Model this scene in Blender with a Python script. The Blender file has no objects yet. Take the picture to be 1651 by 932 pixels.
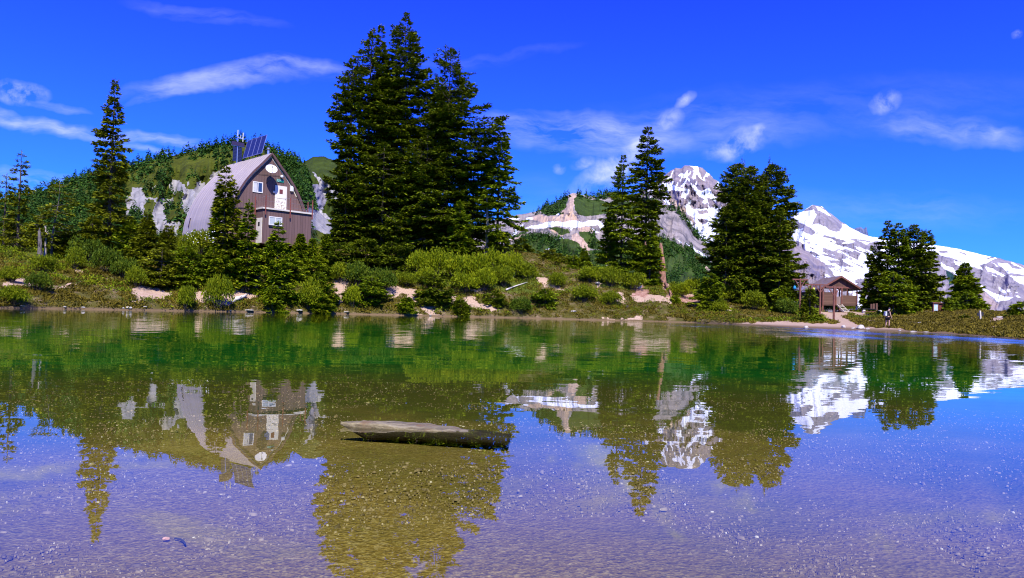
import bpy, math, random
import numpy as np
from mathutils import Vector, Matrix

random.seed(5)
RNG = np.random.default_rng(11)
sc = bpy.context.scene
COL = sc.collection
R = math.radians
# ------------------------------------------------------------------ camera
F, CX, CY = 1192.0, 825.5, 466.0
CAMZ = 0.70
PITCH = math.atan((501.7 - CY) / F)
ROLL = math.atan(0.027)
fw = Vector((0, math.cos(PITCH), math.sin(PITCH)))
r0 = Vector((1, 0, 0)); u0 = r0.cross(fw)
rt = r0 * math.cos(ROLL) + u0 * math.sin(ROLL)
up = -r0 * math.sin(ROLL) + u0 * math.cos(ROLL)
cam_d = bpy.data.cameras.new("camera"); cam = bpy.data.objects.new("camera", cam_d); COL.objects.link(cam)
m = Matrix((rt, up, -fw)).transposed().to_4x4(); m.translation = Vector((0, 0, CAMZ))
cam.matrix_world = m
cam_d.sensor_width = 36.0; cam_d.lens = 36.0 * F / 1651.0
cam_d.clip_start = 0.05; cam_d.clip_end = 60000
sc.camera = cam

def ray(px, py):
    return rt * ((px - CX) / F) + up * (-(py - CY) / F) + fw
def at(px, py, Y):
    d = ray(px, py); return Vector((0, 0, CAMZ)) + d * (Y / d.y)
def proj(P):
    P = np.asarray(P, float); q = P - np.array([0, 0, CAMZ])
    x = q @ np.array(rt); y = q @ np.array(up); z = np.maximum(q @ np.array(fw), 1e-3)
    return CX + F * x / z, CY - F * y / z
RT, UP, FW = np.array(rt), np.array(up), np.array(fw)
def rays(px, py):
    return (px[..., None] - CX) / F * RT - (py[..., None] - CY) / F * UP + FW

# ------------------------------------------------------------------ noise
_tab = np.random.default_rng(3).random((256, 256))
def vnoise(x, y, seed=0):
    x = np.asarray(x, float) + seed * 17.31; y = np.asarray(y, float) + seed * 9.73
    xi = np.floor(x).astype(int); yi = np.floor(y).astype(int)
    fx = x - xi; fy = y - yi; fx = fx * fx * (3 - 2 * fx); fy = fy * fy * (3 - 2 * fy)
    a = _tab[xi & 255, yi & 255]; b = _tab[(xi + 1) & 255, yi & 255]
    c = _tab[xi & 255, (yi + 1) & 255]; d = _tab[(xi + 1) & 255, (yi + 1) & 255]
    return (a * (1 - fx) + b * fx) * (1 - fy) + (c * (1 - fx) + d * fx) * fy
def fbm(x, y, o=4, seed=0):
    s = 0; a = .5; 
    for i in range(o):
        s = s + a * (vnoise(x, y, seed + i) * 2 - 1); x = x * 2.03; y = y * 2.03; a *= .5
    return s
def ridged(x, y, o=5, seed=0):
    s = 0; a = .5
    for i in range(o):
        s = s + a * (1 - np.abs(vnoise(x, y, seed + i) * 2 - 1) * 2); x = x * 2.1; y = y * 2.1; a *= .5
    return s

# ------------------------------------------------------------------ mesh helpers
def mesh_np(name, V, faces, mats=None, smooth=False, attr=None):
    """faces: list of (n,k) int arrays"""
    me = bpy.data.meshes.new(name)
    V = np.asarray(V, np.float32).reshape(-1, 3)
    if not isinstance(faces, (list, tuple)): faces = [faces]
    faces = [np.asarray(f, np.int32) for f in faces if len(f)]
    nf = sum(len(f) for f in faces); nl = sum(f.size for f in faces)
    me.vertices.add(len(V)); me.vertices.foreach_set("co", V.ravel())
    me.loops.add(nl); me.loops.foreach_set("vertex_index", np.concatenate([f.ravel() for f in faces]))
    me.polygons.add(nf)
    tot = np.concatenate([np.full(len(f), f.shape[1], np.int32) for f in faces])
    st = np.concatenate([[0], np.cumsum(tot)[:-1]]).astype(np.int32)
    me.polygons.foreach_set("loop_start", st); me.polygons.foreach_set("loop_total", tot)
    if smooth: me.polygons.foreach_set("use_smooth", np.ones(nf, bool))
    if mats is not None:
        for mm in (mats if isinstance(mats, (list, tuple)) else [mats]): me.materials.append(mm)
    if attr is not None:
        for k, a in attr.items():
            ca = me.color_attributes.new(k, 'FLOAT_COLOR', 'POINT')
            ca.data.foreach_set("color", np.asarray(a, np.float32).ravel())
    me.update(calc_edges=True); me.validate()
    return me
def link(name, me, parent=None, loc=None, rot=None, scale=None):
    o = bpy.data.objects.new(name, me); COL.objects.link(o)
    if parent is not None: o.parent = parent
    if loc is not None: o.location = loc
    if rot is not None: o.rotation_euler = rot
    if scale is not None: o.scale = scale
    return o
def empty(name, loc=(0, 0, 0), rz=0):
    o = bpy.data.objects.new(name, None); COL.objects.link(o); o.location = loc; o.rotation_euler = (0, 0, rz)
    o.empty_display_size = .3
    return o
def tag(o, label=None, cat=None, group=None, kind=None):
    if label: o['label'] = label
    if cat: o['category'] = cat
    if group: o['group'] = group
    if kind: o['kind'] = kind
    return o
class MB:
    def __init__(s): s.v = []; s.f = []; s.mi = []
    def add(s, vs, fs, mi=0):
        b = len(s.v); s.v += [tuple(v) for v in vs]; s.f += [tuple(i + b for i in f) for f in fs]; s.mi += [mi] * len(fs); return s
    def box(s, x0, x1, y0, y1, z0, z1, mi=0):
        vs = [(x, y, z) for z in (z0, z1) for y in (y0, y1) for x in (x0, x1)]
        return s.add(vs, [(0, 2, 3, 1), (4, 5, 7, 6), (0, 1, 5, 4), (2, 6, 7, 3), (0, 4, 6, 2), (1, 3, 7, 5)], mi)
    def tube(s, pts, rad, n=6, mi=0, cap=True):
        pts = [Vector(p) for p in pts]
        if not isinstance(rad, (list, tuple)): rad = [rad] * len(pts)
        vs = []; k = len(pts)
        for i, p in enumerate(pts):
            d = (pts[min(i + 1, k - 1)] - pts[max(i - 1, 0)]).normalized()
            a = d.cross(Vector((0.03, 0.02, 1)) if abs(d.z) < .95 else Vector((1, 0, 0))).normalized(); b = d.cross(a)
            for j in range(n):
                t = 2 * math.pi * j / n; vs.append(p + (a * math.cos(t) + b * math.sin(t)) * rad[i])
        fs = [(i * n + j, i * n + (j + 1) % n, (i + 1) * n + (j + 1) % n, (i + 1) * n + j) for i in range(k - 1) for j in range(n)]
        if cap: fs += [tuple(range(n))[::-1], tuple(range((k - 1) * n, k * n))]
        return s.add(vs, fs, mi)
    def bar(s, a, b, w, h, mi=0):
        a = Vector(a); b = Vector(b); d = (b - a).normalized()
        sd = d.cross(Vector((0, 0, 1)) if abs(d.z) < .95 else Vector((0, 1, 0))).normalized(); u = sd.cross(d)
        vs = [p + sd * (w / 2 * i) + u * (h / 2 * j) for p in (a, b) for (i, j) in ((-1, -1), (1, -1), (1, 1), (-1, 1))]
        return s.add(vs, [(0, 1, 5, 4), (1, 2, 6, 5), (2, 3, 7, 6), (3, 0, 4, 7), (0, 3, 2, 1), (4, 5, 6, 7)], mi)
    def build(s, name, mat, parent=None, smooth=False, bevel=0, **kw):
        me = bpy.data.meshes.new(name); me.from_pydata(s.v, [], s.f)
        for mm in (mat if isinstance(mat, (list, tuple)) else [mat]): me.materials.append(mm)
        me.polygons.foreach_set("material_index", s.mi)
        if smooth: me.polygons.foreach_set("use_smooth", [True] * len(s.f))
        me.update()
        o = link(name, me, parent, **kw)
        if bevel:
            b = o.modifiers.new("bevel", 'BEVEL'); b.width = bevel; b.segments = 2; b.limit_method = 'ANGLE'
        return o
def inpoly(px, py, poly):
    r = np.zeros(px.shape, bool); n = len(poly)
    for i in range(n):
        x1, y1 = poly[i]; x2, y2 = poly[(i + 1) % n]
        c = ((y1 > py) != (y2 > py)) & (px < (x2 - x1) * (py - y1) / ((y2 - y1) + 1e-9) + x1)
        r ^= c
    return r
def zp(pts, ox, oy, s): return [(ox + x / s, oy + y / s) for x, y in pts]
def interp(x, pts):
    p = np.array(pts, float); return np.interp(x, p[:, 0], p[:, 1])

# ------------------------------------------------------------------ materials
class NT:
    def __init__(s, name):
        s.m = bpy.data.materials.new(name); s.m.use_nodes = True; s.t = s.m.node_tree; s.n = s.t.nodes; s.l = s.t.links
        s.b = s.n["Principled BSDF"]; s.out = s.n["Material Output"]
    def node(s, t, ins=None, **kw):
        nd = s.n.new(t)
        for k, v in kw.items(): setattr(nd, k, v)
        for k, v in (ins or {}).items():
            if isinstance(v, bpy.types.NodeSocket): s.l.new(v, nd.inputs[k])
            else: nd.inputs[k].default_value = v
        return nd
    def coord(s, kind='Object'): return s.node('ShaderNodeTexCoord').outputs[kind]
    def pos(s): return s.node('ShaderNodeNewGeometry').outputs['Position']
    def map(s, v, scale=(1, 1, 1), rot=(0, 0, 0)):
        return s.node('ShaderNodeMapping', {'Vector': v, 'Scale': scale, 'Rotation': rot}).outputs[0]
    def noise(s, v, scale, detail=4, rough=.55, dist=0):
        return s.node('ShaderNodeTexNoise', {'Vector': v, 'Scale': scale, 'Detail': detail, 'Roughness': rough, 'Distortion': dist}).outputs[0]
    def ramp(s, f, stops, interp='LINEAR'):
        nd = s.node('ShaderNodeValToRGB', {'Fac': f}); cr = nd.color_ramp; cr.interpolation = interp
        while len(cr.elements) > 2: cr.elements.remove(cr.elements[0])
        for i, (p, c) in enumerate(stops):
            e = cr.elements[i] if i < 2 else cr.elements.new(p)
            e.position = p; e.color = (*c, 1) if len(c) == 3 else c
        return nd.outputs[0]
    def step(s, f, a, b):
        return s.node('ShaderNodeMapRange', {0: f, 1: a, 2: b}).outputs[0]
    def mix(s, f, a, b, mode='MIX'):
        nd = s.node('ShaderNodeMix', data_type='RGBA', blend_type=mode)
        for k, v in ((0, f), (6, a), (7, b)):
            if isinstance(v, bpy.types.NodeSocket): s.l.new(v, nd.inputs[k])
            elif k == 0: nd.inputs[0].default_value = v
            else: nd.inputs[k].default_value = (*v, 1) if len(v) == 3 else v
        return nd.outputs[2]
    def math(s, op, a, b=0.0, c=None):
        nd = s.node('ShaderNodeMath', operation=op)
        for k, v in ((0, a), (1, b), (2, c)):
            if v is None: continue
            if isinstance(v, bpy.types.NodeSocket): s.l.new(v, nd.inputs[k])
            else: nd.inputs[k].default_value = v
        return nd.outputs[0]
    def bump(s, h, strength=.3, dist=.05):
        o = s.node('ShaderNodeBump', {'Height': h, 'Strength': strength, 'Distance': dist}).outputs[0]
        s.l.new(o, s.b.inputs['Normal']); return o
    def col(s, c):
        if isinstance(c, bpy.types.NodeSocket): s.l.new(c, s.b.inputs['Base Color'])
        else: s.b.inputs['Base Color'].default_value = (*c, 1)
    def set(s, **kw):
        for k, v in kw.items(): s.b.inputs[k.replace('_', ' ')].default_value = v
        return s

def simple(name, c, rough=.6, metal=0, var=.25, scale=3, bump=.1, spec=.5):
    n = NT(name); v = n.coord(); f = n.noise(v, scale, 5)
    a = tuple(x * (1 - var) for x in c); b = tuple(min(1, x * (1 + var)) for x in c)
    n.col(n.ramp(f, [(.3, a), (.7, b)])); n.set(Roughness=rough, Metallic=metal); n.b.inputs['Specular IOR Level'].default_value = spec
    if bump: n.bump(n.noise(v, scale * 8, 3), bump, .02)
    return n.m
def foliage(name, dark, mid, lite, scale=.6, trans=.2, fine=1.0):
    n = NT(name); v = n.pos()
    f = n.noise(v, scale, 3, .6)
    isl = n.node('ShaderNodeNewGeometry').outputs['Random Per Island']
    f2 = n.math('ADD', n.math('MULTIPLY', f, .75), n.math('MULTIPLY', isl, .45 * fine))
    c = n.ramp(f2, [(.28, dark), (.55, mid), (.85, lite)])
    n.col(c); n.set(Roughness=.65); n.b.inputs['Specular IOR Level'].default_value = .12
    if trans:
        t = n.node('ShaderNodeBsdfTranslucent', {'Color': c})
        mx = n.node('ShaderNodeMixShader', {0: trans})
        n.l.new(n.b.outputs[0], mx.inputs[1]); n.l.new(t.outputs[0], mx.inputs[2]); n.l.new(mx.outputs[0], n.out.inputs[0])
    return n.m

M = {}
M['bark'] = simple('bark', (.075, .055, .04), .9, scale=6, bump=.5)
M['deadwood'] = simple('dead_wood', (.30, .25, .20), .85, scale=6, bump=.5, var=.4)
M['greywood'] = simple('grey_dead_wood', (.13, .11, .09), .9, scale=6, bump=.5, var=.4)
M['redwood'] = simple('decayed_red_wood', (.30, .15, .10), .85, scale=4, bump=.5, var=.45)
M['needle_dark'] = foliage('needles_dark', (0.036, 0.062, 0.002), (0.098, 0.141, 0.003), (0.218, 0.245, 0.005), .5, .12)
M['needle_mid'] = foliage('needles_mid', (0.049, 0.090, 0.002), (0.135, 0.200, 0.003), (0.281, 0.319, 0.005), .5, .15)
M['needle_olive'] = foliage('needles_olive', (0.050, 0.068, 0.002), (0.141, 0.162, 0.004), (0.246, 0.256, 0.006), .6, .15)
M['leaf_bright'] = foliage('leaves_bright', (0.065, 0.106, 0.001), (0.170, 0.224, 0.003), (0.313, 0.341, 0.005), .8, .3)
M['leaf_mid'] = foliage('leaves_mid', (0.054, 0.089, 0.002), (0.134, 0.179, 0.003), (0.252, 0.282, 0.005), .8, .3)
M['leaf_dark'] = foliage('leaves_dark', (0.020, 0.050, 0.003), (0.058, 0.102, 0.004), (0.132, 0.174, 0.007), .8, .2)
M['heather'] = foliage('heather', (0.061, 0.046, 0.005), (0.113, 0.090, 0.007), (0.200, 0.154, 0.013), .25, .1)
M['turf'] = foliage('turf', (0.066, 0.087, 0.006), (0.121, 0.143, 0.008), (0.207, 0.214, 0.017), .3, .2)
M['forest'] = foliage('forest_needles', (0.013, 0.042, 0.007), (0.028, 0.077, 0.010), (0.065, 0.135, 0.011), .02, .1)

# ------------------------------------------------------------------ terrain functions (in terms of the bearing a and forward distance Y)
S_T = [(-1500, 22), (-600, 34), (-200, 42), (0, 48), (170, 54), (290, 58), (420, 64), (560, 69), (700, 72), (850, 77), (1000, 77), (1120, 75), (1200, 67), (1290, 57), (1380, 53), (1500, 49), (1560, 44), (1651, 35), (1800, 27), (2300, 16), (3000, 9)]
W_T = [(-600, 14), (1050, 14), (1120, 16), (1200, 24), (1290, 34), (1340, 42), (1400, 44), (1450, 38), (1500, 38), (1550, 36), (1600, 28), (1651, 24), (2300, 20)]
CR_T = [(-600, 396), (0, 400), (100, 402), (200, 404), (300, 402), (420, 397), (520, 402), (800, 404), (850, 414), (900, 427), (960, 438), (1000, 444), (1060, 458), (1120, 470), (1200, 484), (1290, 500), (1340, 503), (1400, 500), (1450, 502), (1500, 501), (1550, 499), (1600, 503), (1651, 502), (1800, 500), (2300, 498)]
def hor(a): return 501.7 + .027 * (a - 825)
def shoreY(a): return interp(a, S_T) + .8 * fbm(a * .012, a * 0 + 3, 3, 5) * np.clip(1.0, 0, 1)
def land(X, Y):
    """terrain height for forward points"""
    X = np.asarray(X, float); Y = np.asarray(Y, float); Yc = np.maximum(Y, 1e-3)
    a = np.clip(825 + F * X / Yc, -600, 2300)
    a = np.where(Y <= 0.01, np.where(X < 0, -600, 2300), a)
    S = shoreY(a); W = interp(a, W_T); T = S + W
    H = .7 + (hor(a) - interp(a, CR_T)) / F * T
    # back of the camera: shore right behind
    t = (Y - S) / W
    flat = np.clip((a - 1130) / 150, 0, 1)
    lip = .22 * (1 - flat) + .03
    tt = np.clip(t, 0, 1)
    shape = (tt ** .9) * (1 - flat) + (tt ** 1.25) * flat
    bn = fbm(X * .35, Y * .35, 4, 7) * .5 + fbm(X * .09, Y * .09, 3, 9) * .9 * (1 - flat)
    z = lip * np.clip((Y - S) / .5, 0, 1) + (H - lip) * shape + bn * np.clip(t * 3, 0, 1) * (1 - .75 * flat)
    fall = np.clip((Y - T - 14 - 14 * flat) / 90, 0, 1)
    z = z - (H + 34) * (fall * fall * (3 - 2 * fall))
    rr = np.sqrt(X * X + Y * Y)
    dep = np.interp(rr, [0, 1.0, 1.7, 5, 8, 13, 20, 32, 50, 70], [-.35, -.02, .05, .10, .19, .46, .84, 1.4, 2.2, 3.2])
    dsh = np.clip((S - Y) / 9, 0, 1) ** .8
    bed = -np.minimum(dep, .04 + 4 * dsh)
    bed = bed + fbm(X * 1.1, Y * 1.1, 3, 2) * .03
    z = np.where(t > 0, z, bed)
    back = np.clip(.1 + (-.3 - Y) * .10, 0, 3) + fbm(X * .3, Y * .3, 3, 4) * .15
    z = np.where(Y < -.3, np.maximum(back, -.02), z)
    return z
def ground(px, py, lo=None, hi=140):
    Ys = np.arange(lo or 30, hi, .15); d = ray(px, py)
    Xs = d.x / d.y * Ys; Zs = CAMZ + d.z / d.y * Ys
    L = land(Xs, Ys); k = np.argmax((L >= Zs) & (L > -0.02))
    if not ((L >= Zs) & (L > -.02)).any(): return None
    return Vector((Xs[k], Ys[k], L[k]))
def gz(X, Y): return float(land(np.array([X]), np.array([Y]))[0])

# sand and turf areas on the bank, outlines where they lie
SAND = [zp(p, 0, 380, 4.1275) for p in (
    [(0, 320), (100, 300), (110, 260), (160, 265), (200, 300), (280, 320), (200, 345), (100, 330), (0, 340)],
    [(350, 355), (450, 325), (560, 300), (540, 320), (420, 350), (370, 372)],
    [(480, 225), (560, 225), (560, 250), (490, 245)],
    [(870, 350), (930, 335), (1050, 350), (1060, 372), (1160, 375), (1100, 415), (950, 425), (890, 460), (880, 450), (920, 410), (870, 385)],
    [(1270, 400), (1400, 400), (1400, 440), (1280, 440)])]
SAND += [zp(p, 280, 200, 2.914) for p in (
    [(280, 770), (370, 740), (520, 755), (520, 790), (430, 800), (300, 830), (260, 860), (80, 830), (90, 790)],
    [(740, 740), (816, 720), (816, 780), (790, 840), (750, 850), (770, 790)])]
SAND += [zp(p, 500, 380, 4.586) for p in (
    [(160, 340), (220, 305), (310, 340), (240, 400), (235, 480), (170, 510), (190, 430)],
    [(540, 400), (620, 370), (700, 385), (790, 400), (790, 450), (830, 500), (920, 520), (920, 570), (1000, 600), (900, 600), (760, 490), (700, 430), (580, 465)],
    [(1000, 490), (1060, 440), (1100, 470), (1080, 510), (1000, 510)],
    [(1130, 455), (1210, 450), (1260, 510), (1370, 520), (1370, 555), (1240, 545), (1150, 520)],
    [(1180, 390), (1330, 385), (1290, 410), (1200, 410)],
    [(720, 570), (800, 555), (860, 600), (700, 595)])]
SAND += [zp(p, 800, 200, 2.824) for p in (
    [(170, 700), (230, 700), (310, 755), (300, 765), (220, 735)],
    [(430, 650), (520, 640), (500, 680), (430, 675)],
    [(440, 720), (490, 730), (470, 745)],
    [(530, 770), (570, 765), (590, 820), (540, 800)],
    [(610, 780), (650, 770), (700, 775), (800, 790), (800, 815), (700, 810), (640, 815)],
    [(480, 888), (590, 882), (670, 868), (670, 890), (560, 893), (480, 892)],
    [(740, 690), (790, 720), (800, 790), (760, 750)],
    [(820, 780), (900, 775), (1000, 830), (980, 845), (850, 815)],
    [(1040, 840), (1073, 835), (1073, 860), (1050, 860)])]
SAND += [zp(p, 1260, 420, 7.765) for p in (
    [(-1200, 800), (-300, 772), (0, 765), (120, 765), (300, 780), (640, 790), (830, 800), (1100, 830), (1553, 860), (1553, 960), (1000, 900), (0, 880), (-1200, 820)],
    [(460, 640), (700, 630), (1000, 640), (1100, 680), (1000, 690), (880, 660), (760, 700), (860, 760), (980, 790), (900, 830), (700, 790), (540, 700), (470, 680)],
    [(1060, 735), (1200, 740), (1200, 755), (1100, 755)])]
SAND += [zp(p, 1380, 450, 6.092) for p in (
    [(0, 470), (150, 460), (350, 480), (600, 515), (900, 520), (1100, 560), (1300, 570), (1651, 600), (1700, 640), (1200, 590), (800, 550), (0, 520)],
    [(1290, 410), (1360, 385), (1500, 362), (1500, 380), (1430, 400), (1390, 440), (1400, 490), (1330, 500), (1260, 510), (1330, 470), (1370, 440)],
    [(1480, 455), (1560, 460), (1550, 485), (1480, 475)])]
REDR = [zp(p, 800, 200, 2.824) for p in ([(630, 700), (670, 710), (670, 780), (630, 775)], [(740, 690), (770, 700), (810, 790), (780, 790)], [(820, 775), (940, 790), (1000, 825), (900, 835), (830, 800)], [(640, 730), (700, 760), (680, 790), (620, 780)])]
TURF = [zp(p, 1260, 420, 7.765) for p in ([(500, 590), (1300, 600), (1300, 690), (1100, 690), (1000, 640), (800, 630), (480, 630)], [(780, 690), (900, 660), (1300, 690), (1300, 700), (850, 730)])]
TURF += [[(640, 410), (850, 420), (880, 450), (860, 475), (700, 460), (640, 440)], [(960, 440), (1060, 455), (1120, 475), (960, 462)], [(0, 395), (90, 395), (120, 420), (0, 425)]]
def masks(P):
    px, py = proj(P); w = 3.0
    n1 = fbm(px * .12, py * .25, 3, 21) * 6; n2 = fbm(px * .12, py * .25, 3, 31) * 4
    # polygons were read on the visible bank; wobble their edges
    s = np.zeros(px.shape, bool); r = s.copy(); t = s.copy()
    for p in SAND: s |= inpoly(px + n1, py + n2, p)
    for p in REDR: r |= inpoly(px + n1, py + n2, p)
    for p in TURF: t |= inpoly(px + n1, py + n2, p)
    t &= ~s
    Y = P[:, 1]
    ok = Y > 20
    return s & ok, r & ok, t & ok

# ------------------------------------------------------------------ ground sheet (polar, one sheet to the horizon)
def build_ground():
    aa = np.concatenate([np.arange(-560, -60, 12.0), np.arange(-60, 1720, 2.2), np.arange(1720, 2300, 12.0)])
    phi = np.arctan((aa - 825) / F)
    rest = np.linspace(phi[-1], phi[0] + 2 * math.pi, 60)[1:-1]
    phi = np.concatenate([phi, rest]); nph = len(phi)
    a_in = np.concatenate([aa, np.full(len(rest), np.nan)])
    fwd = ~np.isnan(a_in)
    ac = np.where(fwd, a_in, 0)
    S = shoreY(ac); T = S + interp(ac, W_T); c = np.cos(phi)
    rS = np.where(fwd, (S - 3) / c, 16.0); rT = np.where(fwd, (T + 6) / c, 40.0)
    rows = []
    for k in range(26): t = k / 26; rows.append(.25 + (rS - .25) * t ** 1.8)
    n = 150
    for k in range(n): rows.append(rS + (rT - rS) * k / n)
    for k in range(30): rows.append(rT + (130 / np.where(fwd, c, 1)) * (k / 30) ** 1.3)
    r1 = rows[-1]
    for k in range(1, 16): rows.append(r1 * (14000 / r1) ** (k / 15))
    rr = np.array(rows); nr = len(rr)
    X = rr * np.sin(phi)[None]; Y = rr * np.cos(phi)[None]
    Z = land(X.ravel(), Y.ravel()).reshape(X.shape)
    far = np.clip((rr - 400) / 600, 0, 1)
    Z = Z * (1 - far) + (-34) * far
    V = np.stack([X, Y, Z], -1).reshape(-1, 3)
    V = np.vstack([V, [[0, 0, float(Z[0].mean())]]]); cen = len(V) - 1
    i = np.arange(nr - 1)[:, None]; j = np.arange(nph)[None]; j2 = (j + 1) % nph
    Q = np.stack([i * nph + j, (i + 1) * nph + j, (i + 1) * nph + j2, i * nph + j2], -1).reshape(-1, 4)[:, ::-1]
    Tn = np.stack([np.full(nph, cen), np.arange(nph), (np.arange(nph) + 1) % nph], -1)[:, ::-1]
    s, r, t = masks(V)
    cov = np.stack([s, t, r, np.ones(len(V))], -1).astype(np.float32)
    n_ = NT('ground'); P = n_.pos()
    ca = n_.node('ShaderNodeVertexColor', layer_name='cover'); sep = n_.node('ShaderNodeSeparateColor', {0: ca.outputs[0]})
    zz = n_.node('ShaderNodeSeparateXYZ', {0: P}).outputs[2]
    nz = n_.noise(P, .9, 6, .65); nf = n_.noise(P, 7, 4, .7); nb = n_.noise(P, .25, 3)
    heath = n_.ramp(nz, [(.3, (.045, .045, .010)), (.5, (.085, .075, .016)), (.66, (.20, .14, .08))])
    turf = n_.ramp(nz, [(.3, (.05, .075, .008)), (.7, (.12, .14, .02))])
    sand = n_.ramp(nf, [(.25, (.30, .19, .12)), (.6, (.46, .33, .23)), (.85, (.58, .46, .36))])
    red = n_.ramp(n_.noise(n_.map(P, (1, 1, 3), (.5, .2, 0)), 2.5, 6, .7), [(.3, (.12, .06, .035)), (.55, (.36, .20, .14)), (.8, (.62, .50, .42))])
    edge = n_.math('SUBTRACT', nf, .5)
    def th(ch): return n_.step(n_.math('ADD', sep.outputs[ch], n_.math('MULTIPLY', edge, 1.0)), .42, .58)
    c_ = n_.mix(th(1), heath, turf); c_ = n_.mix(th(0), c_, sand); c_ = n_.mix(th(2), c_, red)
    # muddy foot at the waterline
    c_ = n_.mix(n_.step(zz, .20, .06), c_, (.15, .10, .055))
    # lake bed: gravel where shallow, deep water's green light absorption painted in where deep
    vo = n_.node('ShaderNodeTexVoronoi', {'Vector': n_.map(P, (1, 1.0, .4)), 'Scale': 55.0}); vo2 = n_.node('ShaderNodeTexVoronoi', {'Vector': P, 'Scale': 150.0})
    vs = n_.node('ShaderNodeSeparateColor', {0: vo.outputs['Color']}).outputs[0]; vs2 = n_.node('ShaderNodeSeparateColor', {0: vo2.outputs['Color']}).outputs[1]
    g = n_.ramp(vs, [(0, (.11, .075, .012)), (.5, (.20, .14, .024)), (.85, (.26, .19, .040)), (1, (.42, .34, .13))])
    g2 = n_.ramp(vs2, [(0, (.09, .06, .009)), (.6, (.235, .165, .028)), (1, (.46, .37, .12))])
    gr = n_.mix(.5, g, g2)
    gr = n_.mix(n_.step(nb, .35, .7), gr, (.17, .125, .025))
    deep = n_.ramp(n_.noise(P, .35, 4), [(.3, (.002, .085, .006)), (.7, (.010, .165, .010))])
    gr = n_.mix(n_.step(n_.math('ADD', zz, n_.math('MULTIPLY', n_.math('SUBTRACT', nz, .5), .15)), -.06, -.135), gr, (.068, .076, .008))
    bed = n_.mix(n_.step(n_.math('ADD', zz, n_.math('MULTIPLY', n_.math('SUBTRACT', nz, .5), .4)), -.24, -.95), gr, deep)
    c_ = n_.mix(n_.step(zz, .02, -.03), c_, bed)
    # valley floor
    c_ = n_.mix(n_.step(zz, -6, -16), c_, (.03, .06, .02))
    n_.col(c_); n_.set(Roughness=.95); n_.b.inputs['Specular IOR Level'].default_value = .1
    hh = n_.math('ADD', n_.math('MULTIPLY', nf, 1.0), n_.math('MULTIPLY', vo.outputs['Distance'], .25))
    n_.bump(hh, .6, .05)
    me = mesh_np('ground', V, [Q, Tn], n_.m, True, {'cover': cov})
    tag(link('ground', me), kind='structure', label='heathery lake bank, sandy shore and gravel lake bed', cat='ground')
build_ground()

# ------------------------------------------------------------------ water
def build_water():
    n = NT('lake_water'); P = n.pos()
    xyz = n.node('ShaderNodeSeparateXYZ', {0: P}); X, Y = xyz.outputs[0], xyz.outputs[1]
    def slope(sc_, scale, det, amp):
        nz = n.node('ShaderNodeTexNoise', {'Vector': n.map(P, sc_), 'Scale': scale, 'Detail': det, 'Roughness': .55})
        v = n.node('ShaderNodeVectorMath', {0: nz.outputs['Color'], 1: (.5, .5, .5)}, operation='SUBTRACT').outputs[0]
        q = n.node('ShaderNodeVectorMath', {0: v}, operation='SCALE'); 
        if isinstance(amp, bpy.types.NodeSocket): n.l.new(amp, q.inputs[3])
        else: q.inputs[3].default_value = amp
        return q.outputs[0]
    # a breath of wind ruffles the far right of the lake, close to the beach
    shore_band = n.step(n.math('ADD', n.math('MULTIPLY', X, .55), n.math('MULTIPLY', Y, 1.0)), 32, 40)
    patch = n.step(n.noise(n.map(P, (1, .35, 1)), .16, 3), .44, .60)
    gust = n.math('MULTIPLY', n.math('MULTIPLY', shore_band, n.step(X, 9, 14)), n.math('ADD', .35, n.math('MULTIPLY', patch, .65)))
    amp = n.math('ADD', n.math('MULTIPLY', n.step(Y, 4, 40), .090), .0085)
    amp = n.math('ADD', amp, n.math('MULTIPLY', gust, .7))
    v1 = slope((.5, 2.2, 1), 2.6, 3, amp); v2 = slope((.6, 1.6, 1), .5, 2, .010)
    vs_ = n.node('ShaderNodeVectorMath', {0: v1, 1: v2}, operation='ADD').outputs[0]
    vs_ = n.node('ShaderNodeVectorMath', {0: vs_, 1: (1, 1, 0)}, operation='MULTIPLY').outputs[0]
    bp = n.node('ShaderNodeVectorMath', {0: n.node('ShaderNodeVectorMath', {0: vs_, 1: (0, 0, 1)}, operation='ADD').outputs[0]}, operation='NORMALIZE')
    gl = n.node('ShaderNodeBsdfGlossy', {'Color': (1, 1, 1, 1), 'Roughness': 0.0}); n.l.new(bp.outputs[0], gl.inputs['Normal']); n.l.new(n.math('MULTIPLY', gust, .22), gl.inputs['Roughness'])
    tr = n.node('ShaderNodeBsdfTransparent', {'Color': (.93, .95, .88, 1)})
    fr = n.node('ShaderNodeFresnel', {'IOR': 1.37}); n.l.new(bp.outputs[0], fr.inputs['Normal'])
    mx = n.node('ShaderNodeMixShader', {0: fr.outputs[0]}); n.l.new(tr.outputs[0], mx.inputs[1]); n.l.new(gl.outputs[0], mx.inputs[2])
    n.l.new(mx.outputs[0], n.out.inputs[0]); n.n.remove(n.b)
    V = [(-260, -60, 0), (260, -60, 0), (260, 130, 0), (-260, 130, 0)]
    # outline follows the shore a little inland so it never shows beyond the bank
    aa = np.linspace(-600, 2300, 140); S = shoreY(aa) + 1.6
    pts = [((a - 825) / F * s, s, 0) for a, s in zip(aa, S)]
    pts += [(25, -1.5, 0), (-30, -2.0, 0)]
    me = bpy.data.meshes.new('lake'); me.from_pydata([(0, 1, 0)] + pts, [], [(0, 1 + (i + 1) % len(pts), 1 + i) for i in range(len(pts))])
    me.materials.append(n.m); me.update()
    tag(link('lake', me), kind='structure', label='clear still lake water mirroring the bank', cat='lake')
build_water()

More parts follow.
